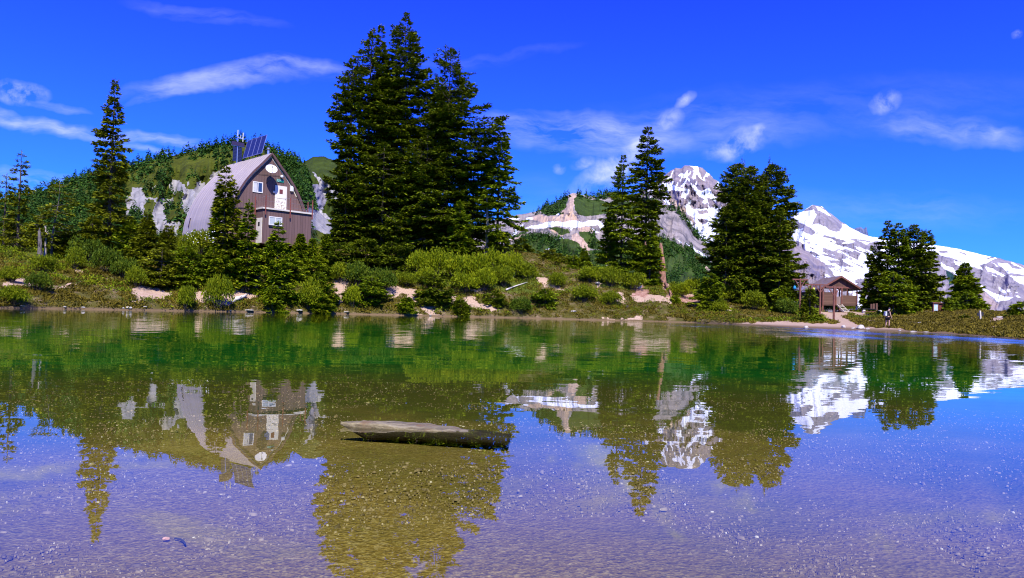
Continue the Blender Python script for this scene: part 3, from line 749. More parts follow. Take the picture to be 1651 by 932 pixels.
def undergrowth(name, label, mat, N, hgt, leaf, per, seed, need=.5, spread=.42):
    rng = np.random.default_rng(seed)
    a = rng.uniform(-60, 1330, N); S = shoreY(a); W = interp(a, W_T); t = rng.random(N)
    Y = S + .25 + (W + 4) * t; X = (a - 825) / F * Y; Z = land(X, Y); P = np.stack([X, Y, Z], -1)
    s_, r_, t_ = masks(P); keep = ~s_ & ~r_ & (vnoise(X * .28, Y * .28, seed) > need) & (Z > .05)
    P = P[keep]; sz = .6 + .9 * rng.random(len(P))
    Q = np.repeat(P, per, 0); sz = np.repeat(sz, per); m_ = len(Q)
    d = rng.normal(size=(m_, 3)); d /= np.linalg.norm(d, axis=1, keepdims=True); d[:, 2] = np.abs(d[:, 2])
    Q = Q + d * (sz * (.6 + .4 * rng.random(m_)))[:, None] * np.array([spread, spread, hgt])
    D = d * .8 + rng.normal(size=(m_, 3)) * .6; D[:, 2] += .3
    L = leaf * (.7 + .6 * rng.random(m_)); nn = rng.normal(size=(m_, 3)) * .6; nn[:, 2] += .8
    V, Fc = diamonds(Q, D, L, L * .5, nn)
    tag(link(name, mesh_np(name, V, Fc, M[mat])), label, 'undergrowth', kind='stuff')
undergrowth('undergrowth', 'tangled low green blueberry and heath plants on the bank', 'leaf_mid', 2000, .42, .13, 42, 81, .54)
undergrowth('krummholz_undergrowth', 'dark creeping fir growth hugging the bank', 'needle_mid', 2000, .34, .15, 46, 82, .55, .5)
undergrowth('waterside_heather', 'dark heather cushions along the waterline', 'leaf_dark', 1500, .26, .12, 40, 83, .5, .5)

# ------------------------------------------------------------------ mountains
def ridge_mesh(name, sil, base, Dtop, Dbase, nx, nv, polys, matf, jag=1.0, relief=.03, gam=.8, seed=0, freq=.05, warp=3.0, label=None, stretch=.35):
    x0, x1 = sil[0][0], sil[-1][0]
    u = np.linspace(x0, x1, nx); v = np.linspace(0, 1, nv)
    ys = interp(u, sil) + jag * (ridged(u * .11, u * 0 + 1, 5, seed) * 2.2 - 1)
    yb = interp(u, base)
    U, Vv = np.meshgrid(u, v); PY = ys[None] * (1 - Vv) + yb[None] * Vv
    D = Dtop + (Dbase - Dtop) * Vv ** gam
    rel = ridged(U * freq + Vv * 1.5, PY * freq * stretch, 6, seed + 3)
    rel2 = fbm(U * freq * .35, PY * freq * .35, 3, seed + 8)
    D = D * (1 - relief * (rel * 1.0 + rel2 * 1.2) * np.clip(Vv * 7, .12, 1))
    rd = rays(U, PY); P = rd * (D / rd[..., 1])[..., None]; P[..., 2] += CAMZ
    wx = fbm(U * .10, PY * .10, 4, seed + 11) * warp * 2; wy = fbm(U * .10, PY * .10, 4, seed + 15) * warp * 1.2
    cov = np.zeros(U.shape + (4,), np.float32); cov[..., 3] = 1
    for ch, val, pts in polys:
        msk = inpoly(U + wx, PY + wy, pts); cov[..., ch] = np.where(msk, val, cov[..., ch])
    if callable(matf[1]): matf[1](U, PY, Vv, rel, cov)
    # far side of the ridge, so that it has a body
    k = 5; tops = P[0]; back = []
    for i in range(1, k + 1):
        q = tops.copy(); q[:, 1] += (Dtop * .12) * i; q[:, 0] *= 1 + .12 * i * .9; q[:, 2] = tops[:, 2] * (1 - (i / k) ** 1.1) - 40 * i / k
        back.append(q)
    V = np.concatenate([np.array(back[::-1]).reshape(-1, 3), P.reshape(-1, 3)])
    C = np.concatenate([np.repeat(cov[0][None], k, 0).reshape(-1, 4), cov.reshape(-1, 4)])
    nr = nv + k; i = np.arange(nr - 1)[:, None]; j = np.arange(nx - 1)[None]
    Q = np.stack([i * nx + j, (i + 1) * nx + j, (i + 1) * nx + j + 1, i * nx + j + 1], -1).reshape(-1, 4)
    o = link(name, mesh_np(name, V, Q, matf[0], True, {'cover': C}))
    tag(o, label, 'mountain', kind='structure')
    return U, PY, P, cov

def rockmat(name, rock, tan, green, dark, snow_edge=.5, nscale=.01, greenstops=None, px=1.0):
    """cover: R snow, G tan/pale scree, B vegetation, rock elsewhere"""
    n = NT(name); P = n.pos()
    ca = n.node('ShaderNodeVertexColor', layer_name='cover'); sp = n.node('ShaderNodeSeparateColor', {0: ca.outputs[0]})
    n1 = n.noise(P, nscale, 8, .68); n2 = n.noise(n.map(P, (1, 1, .25), (0, .35, 0)), nscale * 2.2, 7, .7); n3 = n.noise(P, nscale * 6, 5, .7)
    lo, hi = tuple(c * .66 for c in rock), tuple(min(1, c * 1.4) for c in rock)
    c = n.ramp(n2, [(.3, lo), (.5, rock), (.72, hi)])
    c = n.mix(n.step(n1, .5, .64), c, dark)
    t = n.ramp(n2, [(.3, tuple(x * .65 for x in tan)), (.55, tan), (.8, tuple(min(1, x * 1.3) for x in tan))])
    g = n.ramp(n.math('ADD', n.math('MULTIPLY', n1, .6), n.math('MULTIPLY', n3, .4)), [(.35, tuple(x * .45 for x in green)), (.52, green), (.68, tuple(x * 1.8 for x in green))])
    e = n.math('MULTIPLY', n.math('SUBTRACT', n3, .5), .9)
    def th(ch, a=.4, b=.6): return n.step(n.math('ADD', sp.outputs[ch], e), a, b)
    c = n.mix(th(1), c, t); c = n.mix(th(2), c, g)
    c = n.mix(th(0, .46, .54), c, n.ramp(n1, [(.3, (.74, .78, .86)), (.7, (.86, .88, .92))]))
    n.col(c); n.set(Roughness=.9); n.b.inputs['Specular IOR Level'].default_value = .1
    n.bump(n.math('ADD', n2, n.math('MULTIPLY', n3, .5)), 1.0, px)
    return n.m

# pointed snowy peak
z3 = lambda p: zp(p, 1040, 250, 4.24)
sil3 = [(930, 372), (990, 340), (1020, 320), (1040, 306), (1057.7, 293.6), (1070.7, 283), (1080, 277), (1088, 272.4), (1097, 272), (1103.7, 266.5), (1118, 267.7), (1132, 271), (1138, 277), (1144, 280.7), (1150, 288), (1158, 292.5), (1167, 306.6), (1200, 335), (1240, 362), (1275, 390), (1330, 425)]
P3 = [(0, 1, z3(p)) for p in (
    [(300, 70), (350, 78), (385, 120), (400, 165), (412, 182), (375, 150), (330, 98)],
    [(110, 185), (180, 195), (215, 215), (300, 238), (295, 252), (200, 240), (150, 222)],
    [(205, 95), (180, 140), (165, 175), (150, 185), (172, 128)], [(160, 140), (175, 150), (150, 175), (145, 160)],
    [(250, 125), (300, 160), (292, 182), (265, 150), (225, 140), (228, 128)],
    [(315, 195), (345, 215), (375, 240), (440, 232), (495, 290), (490, 325), (440, 290), (400, 302), (370, 275), (325, 240)],
    [(115, 275), (150, 285), (178, 345), (140, 332)], [(400, 300), (430, 350), (460, 370), (420, 350)],
    [(265, 335), (300, 335), (330, 375), (420, 365), (520, 350), (640, 420), (640, 700), (450, 625), (420, 605), (390, 580), (340, 540), (295, 480), (275, 440), (300, 430), (330, 440), (290, 395)],
    [(495, 185), (520, 200), (520, 215), (500, 205)], [(410, 145), (420, 150), (415, 180), (405, 170)])]
P3 += [(0, 0, z3(p)) for p in ([(350, 430), (400, 435), (430, 455), (395, 475), (375, 460)], [(300, 410), (325, 450), (345, 470), (330, 490), (295, 445)], [(350, 385), (430, 375), (440, 400), (380, 405)])]
P3 += [(1, 1, z3(p)) for p in ([(130, 285), (200, 300), (280, 370), (300, 430), (280, 450), (200, 350), (150, 330)], [(300, 430), (360, 470), (300, 460)])]
def n3f(U, PY, Vv, rel, cov):
    s = (fbm(U * .16 + PY * .05, PY * .07, 4, 77) > .31) & (PY < 330) & (PY > 275); cov[..., 0] = np.where(s, 1, cov[..., 0])
mat3 = rockmat('peak_rock', (.26, .215, .22), (.40, .31, .26), (.05, .07, .02), (.15, .135, .19), nscale=.006, px=14)
ridge_mesh('pointed_mountain', sil3, [(900, 520), (1400, 520)], 4200, 2700, 460, 330, P3, (mat3, n3f), 1.0, .055, seed=3, freq=.06, label='pointed rocky mountain with snow gullies and a snowfield')

# broad snowy mountain on the right
z4 = lambda p: zp(p, 1270, 320, 5.83)
z5 = lambda p: zp(p, 1500, 380, 7.17)
sil4 = [(1080, 470), (1150, 430), (1200, 400), (1240, 376), (1270, 358.6), (1280, 344.5), (1292, 342.3), (1301, 336), (1310, 329.8), (1325, 333), (1335, 341.5), (1345, 348), (1356, 357), (1371, 367), (1380, 371.5), (1400, 381), (1419, 383.5), (1440, 386), (1480, 391), (1512, 396), (1544, 401), (1572, 408), (1595, 413.5), (1606, 415), (1622, 419.7), (1634, 422.5), (1651, 428), (1700, 440), (1800, 452), (1950, 480), (2200, 505)]
P4 = [(0, 1, [(1060, 330), (1505, 330), (1505, 520), (1060, 520)])]
P4 += [(0, 0, z4(p)) for p in (
    [(130, 130), (235, 50), (320, 65), (380, 115), (500, 205), (560, 250), (500, 240), (510, 300), (440, 310), (380, 290), (340, 260), (300, 240), (230, 245), (250, 190), (272, 150), (240, 105), (190, 115)],
    [(-60, 215), (60, 215), (190, 260), (250, 300), (280, 330), (220, 345), (120, 310), (150, 285), (90, 290), (-60, 290)],
    [(330, 345), (420, 360), (550, 400), (490, 425), (420, 380), (340, 370)], [(600, 382), (780, 400), (780, 412), (600, 395)],
    [(500, 430), (620, 410), (720, 435), (850, 395), (900, 450), (720, 520), (680, 500), (600, 450), (520, 450)],
    [(410, 500), (480, 480), (590, 505), (620, 480), (700, 520), (660, 590), (600, 575), (570, 600), (500, 570), (460, 550), (410, 520)],
    [(-60, 640), (110, 600), (250, 610), (330, 650), (430, 700), (480, 740), (200, 740), (-60, 740)],
    [(100, 440), (160, 490), (250, 510), (330, 550), (250, 530), (130, 500)],
    [(380, 575), (480, 580), (600, 610), (590, 640), (460, 640), (400, 600)],
    [(150, 545), (200, 545), (300, 600), (460, 640), (430, 660), (300, 640), (200, 580)],
    [(630, 770), (700, 750), (760, 735), (850, 800), (1000, 860), (1000, 1100), (650, 860)],
    [(330, 460), (420, 470), (425, 500), (400, 540), (330, 500)], [(120, 440), (150, 450), (160, 500), (120, 480)],
    [(-60, 700), (120, 745), (200, 730), (620, 900), (620, 1100), (-60, 1100)])]
P4 += [(0, 1, z4(p)) for p in ([(245, 72), (310, 82), (370, 120), (412, 168), (385, 162), (330, 130), (280, 108)], [(40, 735), (150, 745), (180, 735), (100, 800), (20, 830)], [(500, 235), (560, 280), (560, 330), (500, 300)])]
P4 += [(0, 0, [(1470, 425), (1505, 432), (1520, 520), (1400, 520), (1420, 480)])]
P4 += [(0, 1, z5(p)) for p in (
    [(-80, 60), (90, 105), (320, 140), (520, 190), (700, 235), (770, 270), (690, 295), (640, 330), (570, 340), (612, 397), (480, 360), (400, 310), (260, 265), (170, 240), (60, 210), (-80, 200)],
    [(640, 355), (760, 415), (865, 455), (820, 468), (760, 440), (650, 410)],
    [(690, 308), (760, 320), (870, 400), (900, 432), (1083, 462), (1400, 560), (1400, 440), (1083, 388), (960, 380), (880, 318), (780, 312), (800, 345)],
    [(910, 462), (960, 480), (1083, 478), (1300, 560), (1300, 640), (1083, 572), (1000, 540), (960, 510)],
    [(520, 550), (560, 562), (650, 610), (740, 670), (840, 700), (965, 712), (880, 745), (770, 772), (735, 730), (640, 650)],
    [(130, 305), (200, 345), (270, 370), (340, 465), (230, 410), (170, 380), (130, 350)], [(265, 285), (390, 308), (385, 352), (300, 338)],
    [(885, 613), (925, 618), (918, 642), (888, 634)], [(1005, 800), (1060, 790), (1030, 840)], [(330, 455), (355, 462), (345, 470)])]
P4 += [(0, 0, z5(p)) for p in ([(320, 180), (410, 212), (400, 225), (350, 205)], [(660, 255), (740, 248), (740, 262), (680, 268)], [(95, 178), (205, 183), (200, 205), (120, 200)])]
P4 += [(1, 1, z5(p)) for p in ([(500, 560), (540, 570), (640, 660), (735, 760), (790, 800), (720, 900), (520, 900)],)]
P4 += [(2, 1, z5(p)) for p in ([(180, 390), (320, 480), (270, 560), (210, 575)],)]
def n4f(U, PY, Vv, rel, cov):
    d = fbm((U + PY * 1.3) * .03, (PY - U * .45) * .17, 5, 91)
    s = (d > .17) & (PY > 385) & (PY < 440) & (U < 1420) & (U > 1255); cov[..., 0] = np.where(s, 0, cov[..., 0])
    d2 = fbm((U + PY) * .04, (PY - U * .5) * .2, 5, 95)
    s = (d2 > .30) & (PY > 395) & (PY < 470) & (U < 1420); cov[..., 0] = np.where(s, 1, cov[..., 0])
    s = (d2 > .42) & (U > 1600) & (PY < 480); cov[..., 0] = np.where(s, 1, cov[..., 0])
mat4 = rockmat('glacier_rock', (.25, .225, .245), (.38, .30, .28), (.02, .06, .055), (.17, .155, .20), nscale=.0045, px=16)
ridge_mesh('glacier_mountain', sil4, [(1000, 530), (2300, 530)], 6000, 3600, 1000, 300, P4, (mat4, n4f), .5, .04, seed=13, freq=.05, warp=2.2, label='broad mountain under bright snowfields')
# blue-grey rock tower behind
mat5 = rockmat('far_rock', (.12, .14, .22), (.3, .3, .3), (.05, .06, .05), (.09, .10, .17), nscale=.003, px=10)
ridge_mesh('far_peak', [(1330, 385), (1360, 372), (1371, 367), (1378, 369), (1387, 366), (1392, 369), (1397, 366.5), (1400, 381), (1440, 395), (1500, 410)], [(1300, 470), (1560, 470)], 9000, 7500, 160, 60, [], (mat5, None), .8, .03, seed=23, label='small blue-grey rock tower far behind the snowfield')

# mid ridge with the tan pinnacle
z6 = lambda p: zp(p, 800, 300, 5.825)
sil6 = [(560, 440), (640, 408), (700, 390), (740, 374), (770, 364), (800, 355), (820.6, 350.6), (837, 345.5), (850, 344.5), (863.5, 342), (880, 336), (894, 328), (903, 322), (912, 317.5), (919, 313), (925, 311), (932, 312), (938, 314.5), (946, 316), (962, 317), (977, 314), (985, 314), (1010, 317), (1040, 322), (1062, 329), (1075, 335), (1087, 335), (1097, 343), (1104, 352), (1112, 365), (1118, 375), (1126, 383), (1134, 387), (1139, 390), (1142, 397), (1146, 412), (1160, 432), (1180, 455), (1230, 485)]
P6 = [(2, 1, z6(p)) for p in (
    [(720, 160), (760, 70), (850, 110), (1040, 150), (1500, 130), (1400, 260), (1040, 265), (860, 290), (790, 270), (740, 230)],
    [(430, 240), (560, 150), (650, 90), (680, 110), (650, 200), (600, 250), (560, 270), (480, 275)],
    [(250, 470), (330, 450), (420, 440), (500, 480), (560, 500), (660, 500), (720, 500), (780, 530), (860, 640), (1000, 700), (1000, 1100), (-300, 1100), (-300, 700), (40, 590), (130, 560), (200, 520)],
    [(160, 465), (290, 415), (290, 445), (220, 470), (150, 475)], [(780, 430), (860, 430), (930, 460), (990, 520), (970, 600), (870, 590), (800, 480)],
    [(470, 395), (560, 385), (680, 400), (690, 440), (600, 470), (540, 420)], [(870, 610), (1000, 600), (1100, 1000), (960, 900)])]
P6 += [(2, 1, [(1055, 383), (1080, 388), (1110, 400), (1135, 415), (1150, 425), (1240, 480), (1240, 520), (980, 520), (980, 400)])]
P6 += [(1, 1, z6(p)) for p in (
    [(690, 90), (720, 60), (750, 75), (748, 150), (715, 200), (725, 260), (780, 300), (780, 345), (640, 350), (530, 325), (600, 270), (650, 200), (680, 160)],
    [(400, 265), (470, 280), (560, 282), (520, 330), (430, 345), (300, 300)],
    [(700, 470), (760, 440), (800, 480), (860, 560), (950, 690), (900, 670), (830, 590), (770, 530), (720, 500)],
    [(60, 540), (280, 430), (300, 460), (130, 520), (60, 570)], [(560, 400), (620, 440), (680, 440), (600, 480), (540, 450), (470, 400)],
    [(760, 380), (880, 380), (915, 420), (870, 440), (780, 430)], [(395, 630), (440, 580), (500, 570), (490, 620), (430, 680)])]
P6 += [(0, 1, z6(p)) for p in (
    [(130, 305), (222, 300), (215, 318), (130, 322)], [(268, 300), (340, 298), (330, 318), (280, 318)],
    [(150, 445), (190, 410), (270, 390), (340, 368), (440, 350), (520, 328), (620, 345), (720, 325), (800, 335), (870, 325), (940, 315), (985, 345), (1030, 380), (985, 403), (960, 362), (880, 370), (800, 378), (720, 392), (650, 385), (560, 375), (440, 402), (300, 395), (210, 420), (150, 470), (125, 530), (60, 560), (100, 520), (120, 480)],
    [(150, 378), (200, 388), (262, 345), (230, 392), (160, 396)], [(520, 488), (640, 488), (640, 500), (530, 500)],
    [(900, 388), (968, 432), (945, 435)], [(555, 265), (590, 258), (570, 280)], [(460, 590), (500, 575), (490, 610)], [(690, 400), (715, 400), (700, 425)], [(490, 185), (515, 180), (500, 200)])]
P6 += [(0, 1, z3(p)) for p in ([(220, 570), (255, 600), (245, 605)], [(270, 590), (340, 640), (430, 700), (420, 715), (330, 650)])]
def n6f(U, PY, Vv, rel, cov):
    s = (U > 1062) & (PY > 385) & (fbm((U - PY * .9) * .12, (PY + U) * .02, 4, 55) > .16) & (U + (PY - 385) * -.9 > 1085); cov[..., 1] = np.where(s & (cov[..., 2] > .5), 1, cov[..., 1]); cov[..., 2] = np.where(s, 0, cov[..., 2])
mat6 = rockmat('mid_rock', (.29, .25, .225), (.50, .36, .26), (.045, .075, .012), (.10, .095, .10), nscale=.02, px=4)
U6, PY6, P6p, C6 = ridge_mesh('rocky_ridge', sil6, [(500, 505), (1300, 505)], 1500, 620, 760, 260, P6, (mat6, n6f), .6, .05, seed=33, freq=.045, warp=2.5, label='rocky ridge with tan pinnacle, snow band and green lower slopes')

# wooded hill behind the hut
z7 = lambda p: zp(p, 180, 210, 4.345)
sil7b = [(470, 262), (488, 262), (505, 253), (522, 252), (545, 262), (580, 288), (620, 322), (680, 362), (760, 410)]
P7b = [(1, 1, z7(p)) for p in ([(1400, 270), (1440, 330), (1560, 400), (1620, 500), (1500, 470), (1450, 380)], [(1330, 180), (1370, 200), (1345, 215)])]
P7b = [(2, 1, [(440, 200), (820, 200), (820, 600), (440, 600)]), (2, 0, z7([(1380, 380), (1470, 370), (1520, 470), (1480, 560), (1360, 560)]))] + P7b
P7b += [(2, 0, z7(p)) for p in ([(1400, 270), (1440, 330), (1560, 400), (1620, 500), (1500, 470), (1450, 380)], [(1330, 520), (1420, 540), (1540, 620), (1560, 740), (1400, 690), (1330, 640)])] + [(1, 1, z7([(1330, 520), (1420, 540), (1540, 620), (1560, 740), (1400, 690), (1330, 640)]))]
mat7 = rockmat('hill_rock', (.20, .19, .23), (.36, .345, .335), (.04, .06, .006), (.12, .11, .15), nscale=.03, px=2)
ridge_mesh('shoulder_hill', sil7b, [(460, 470), (800, 470)], 1200, 700, 220, 150, P7b, (mat7, None), .6, .05, seed=43, label='small rocky shoulder with grey scree behind the hut')
sil7 = [(-900, 340), (-500, 330), (-200, 335), (-60, 330), (0, 326), (40, 318), (100, 299), (150, 281), (190, 270), (215, 266), (250, 257), (300, 246), (330, 240), (370, 232), (400, 229), (415, 230), (440, 244), (452, 252), (475, 257), (488, 268), (497, 290), (503, 315), (509, 336), (525, 352), (560, 374), (600, 395), (640, 425)]
P7 = [(2, 1, [(-900, 200), (700, 200), (700, 600), (-900, 600)])]
PALE = [z7(p) for p in (
    [(150, 400), (210, 400), (222, 460), (250, 480), (232, 560), (238, 650), (203, 650), (208, 530), (130, 545), (120, 500), (140, 450)],
    [(245, 470), (320, 470), (310, 500), (290, 480), (250, 490)],
    [(505, 410), (575, 405), (560, 470), (620, 450), (700, 412), (660, 470), (600, 520), (540, 585), (490, 600), (452, 700), (462, 765), (432, 755), (440, 680), (500, 580), (485, 500)],
    [(360, 480), (400, 490), (430, 470), (420, 520), (400, 560), (385, 520)], [(700, 290), (780, 280), (790, 300), (720, 352), (690, 340)],
    [(455, 375), (485, 345), (480, 375), (460, 395)], [(280, 420), (320, 390), (300, 430)],
    [(1360, 530), (1420, 545), (1530, 620), (1560, 740), (1400, 690), (1340, 640)])]
P7 += [(1, 1, p) for p in PALE] + [(2, 0, p) for p in PALE]
def n7f(U, PY, Vv, rel, cov):
    s = (fbm(U * .06, PY * .03, 5, 63) > .24) & (U > 190) & (U < 330) & (PY > 290); cov[..., 1] = np.where(s, 1, cov[..., 1]); cov[..., 2] = np.where(s, 0, cov[..., 2])
mat7a = rockmat('hill_ground', (.25, .24, .26), (.30, .285, .27), (.062, .075, .005), (.10, .095, .12), nscale=.04, px=1.5)
U7, PY7, P7p, C7 = ridge_mesh('wooded_hill', sil7, [(-900, 480), (660, 480)], 620, 330, 900, 230, P7, (mat7a, n7f), .5, .06, seed=53, freq=.03, warp=3.5, label='wooded hill with pale rock slides behind the hut')

# woods on the far slopes: many small ragged conifers read as one mass
def tiny_conifer(rng, n=46):
    t = rng.random(n) ** .8; ph = rng.random(n) * 6.283; r = (1 - t) * .30 * (.55 + .6 * rng.random(n)) + .015
    P = np.stack([r * np.cos(ph) * .35, r * np.sin(ph) * .35, t * .97 + .01], -1)
    D = np.stack([np.cos(ph), np.sin(ph), -.35 + .9 * (t > .93)], -1) + rng.normal(size=(n, 3)) * .2
    V, F_ = diamonds(P, D, r * 1.1 + .05, r * .7 + .05, np.stack([np.zeros(n), np.zeros(n), np.ones(n)], -1) + rng.normal(size=(n, 3)) * .5)
    return V
TINY = [tiny_conifer(np.random.default_rng(900 + i)) for i in range(6)]
def wood(name, label, P, hts, mat):
    Vs = []
    for i in range(len(P)):
        T = TINY[i % 6]; h = hts[i]; a = RNG.random() * 6.283; c, s = math.cos(a), math.sin(a); w = .8 + .35 * RNG.random()
        q = np.stack([(T[:, 0] * c - T[:, 1] * s) * h * w, (T[:, 0] * s + T[:, 1] * c) * h * w, T[:, 2] * h], -1) + P[i] - np.array([0, 0, .05 * h]); Vs.append(q)
    V = np.concatenate(Vs)
    tag(link(name, mesh_np(name, V, np.arange(len(V)).reshape(-1, 4), mat)), label, 'woods', kind='stuff')
def pick(U, PY, P, cov, n, dens):
    w = dens(U, PY).ravel() * (cov[..., 1].ravel() < .5) * (cov[..., 0].ravel() < .5); w = w / w.sum()
    i = RNG.choice(len(w), n, p=w); return P.reshape(-1, 3)[i], U.ravel()[i], PY.ravel()[i]
yt7 = lambda U: interp(U, sil7)
def d7(U, PY):
    top = PY - yt7(U); n_ = vnoise(U * .045, PY * .045, 71)
    d = np.where(top < 9, 2.2, 0) + np.where((top < 110) & (n_ > .42), 1.6, .05) + np.where(U < 200, 2.2, 0) + np.where((U > 430) & (PY < 345), 3.0, 0)
    d = np.where((U > 205) & (U < 330) & (PY > 295) & (n_ < .6), .12, d)
    d = np.where((U > 330) & (U < 430) & (top > 12) & (top < 80) & (n_ < .55), .1, d)
    d = np.where((U > 250) & (U < 330) & (PY > 325), 1.2, d)
    return d * ((U > -130) & (U < 600))
P_, u_, v_ = pick(U7, PY7, P7p, C7, 6000, d7)
wood('hillside_woods', 'dark conifer forest covering the hill behind the hut', P_, (4.6 + 5.6 * RNG.random(len(P_)) ** 1.8) * (P_[:, 1] / 520) ** .6, M['forest'])
def d6(U, PY):
    top = PY - interp(U, sil6); n_ = vnoise(U * .06, PY * .06, 75)
    d = np.where((top < 5) & (U > 860) & (np.abs(U - 925) > 6), 2.6, 0) + np.where((U > 875) & (U < 915) & (top < 26), 2.2, 0) + np.where((U > 928) & (top < 9), 1.6, 0)
    d = d + np.where((PY > 378) & (n_ > .45), 2.0, 0) * (cov6 > .5)
    return d
cov6 = C6[..., 2]
P_, u_, v_ = pick(U6, PY6, P6p, C6, 2600, d6)
wood('ridge_woods', 'scattered conifers on the lower green slopes of the rocky ridge', P_, (6 + 8 * RNG.random(len(P_)) ** 1.5) * (P_[:, 1] / 900) ** .8, M['forest'])

# ------------------------------------------------------------------ materials for built things
def planks(name, c, horiz=False, w=.2, rough=.75, var=.25, axis=None):
    n = NT(name); v = n.coord(); sx = n.node('ShaderNodeSeparateXYZ', {0: v})
    k = sx.outputs[2] if horiz else n.math('ADD', sx.outputs[0], sx.outputs[1])
    fr = n.math('FRACT', n.math('DIVIDE', k, w)); idx = n.math('FLOOR', n.math('DIVIDE', k, w))
    wn = n.node('ShaderNodeTexWhiteNoise', noise_dimensions='1D'); n.l.new(idx, wn.inputs['W'])
    g = n.math('LESS_THAN', fr, .07)
    f = n.math('ADD', n.math('MULTIPLY', wn.outputs[0], .5), n.math('MULTIPLY', n.noise(n.map(v, (3, 3, .6) if not horiz else (.6, .6, 4)), 2.5, 5, .6), .5))
    cc = n.ramp(f, [(.2, tuple(x * (1 - var) for x in c)), (.8, tuple(x * (1 + var) for x in c))])
    n.col(n.mix(g, cc, tuple(x * .35 for x in c))); n.set(Roughness=rough); n.b.inputs['Specular IOR Level'].default_value = .25
    n.bump(n.math('SUBTRACT', f, g), .5, .01)
    return n.m
M['siding'] = planks('brown_siding', (.155, .093, .080), w=.3, var=.12)
M['plank_h'] = planks('brown_boards', (.125, .068, .045), True, .2, var=.35)
M['plank_v'] = planks('brown_gable_boards', (.13, .065, .045), False, .18, var=.3)
M['post'] = simple('brown_post', (.17, .060, .040), .75, scale=3, var=.3)
M['rust'] = simple('rust_red_steel', (.21, .055, .035), .6, scale=3)
M['white'] = simple('white_paint', (.72, .70, .64), .5, var=.08, scale=3, bump=.03)
M['cream'] = simple('cream_door_paint', (.74, .68, .54), .55, var=.07, scale=2, bump=.03)
M['trimc'] = simple('pale_trim', (.62, .56, .45), .6, var=.12)
M['steel'] = simple('galvanised_steel', (.55, .55, .56), .35, .8, .15, 6, .1)
M['dark'] = simple('dark_metal', (.03, .03, .035), .5, .2)
M['stone_w'] = simple('pale_granite', (.46, .42, .36), .9, var=.35, scale=4, bump=.6)
M['roofm'] = None
n = NT('ribbed_roof_metal'); v = n.coord(); f = n.noise(n.map(v, (.15, 1.2, .15)), 1.6, 3, .5)
n.col(n.ramp(f, [(.3, (.37, .305, .25)), (.7, (.45, .375, .31))])); n.set(Roughness=.5, Metallic=.1); M['roofm'] = n.m
n = NT('cabin_roof_metal'); v = n.coord(); n.col(n.ramp(n.noise(v, 2, 4), [(.3, (.16, .115, .11)), (.7, (.22, .165, .16))])); n.set(Roughness=.5, Metallic=.2); M['roof2'] = n.m
n = NT('window_glass'); n.col((.03, .06, .14)); n.set(Roughness=.08); n.b.inputs['Specular IOR Level'].default_value = .4; M['glass'] = n.m
n = NT('frosted_pane'); n.col((.45, .48, .45)); n.set(Roughness=.25); M['pale_glass'] = n.m
n = NT('solar_cells'); v = n.coord(); sx = n.node('ShaderNodeSeparateXYZ', {0: v})
g1 = n.math('LESS_THAN', n.math('FRACT', n.math('DIVIDE', sx.outputs[1], .16)), .06); g2 = n.math('LESS_THAN', n.math('FRACT', n.math('DIVIDE', sx.outputs[2], .16)), .06)
n.col(n.mix(n.math('MAXIMUM', g1, g2), (.016, .018, .05), (.10, .11, .16))); n.set(Roughness=.15); M['cells'] = n.m
M['purple'] = simple('dark_cell_panel', (.045, .03, .06), .3, var=.1)
M['signg'] = simple('green_sign_paint', (.01, .23, .15), .5, var=.06, bump=0)

def text(name, s, size, mat, parent, loc, rot, ext=.004):
    c = bpy.data.curves.new(name, 'FONT'); c.body = s; c.size = size; c.extrude = ext; c.materials.append(mat); c.align_x = 'LEFT'
    o = bpy.data.objects.new(name, c); COL.objects.link(o); bpy.context.view_layer.update()
    dg = bpy.context.evaluated_depsgraph_get(); me = bpy.data.meshes.new_from_object(o.evaluated_get(dg)); bpy.data.objects.remove(o)
    o = link(name, me, parent, loc, rot); return o

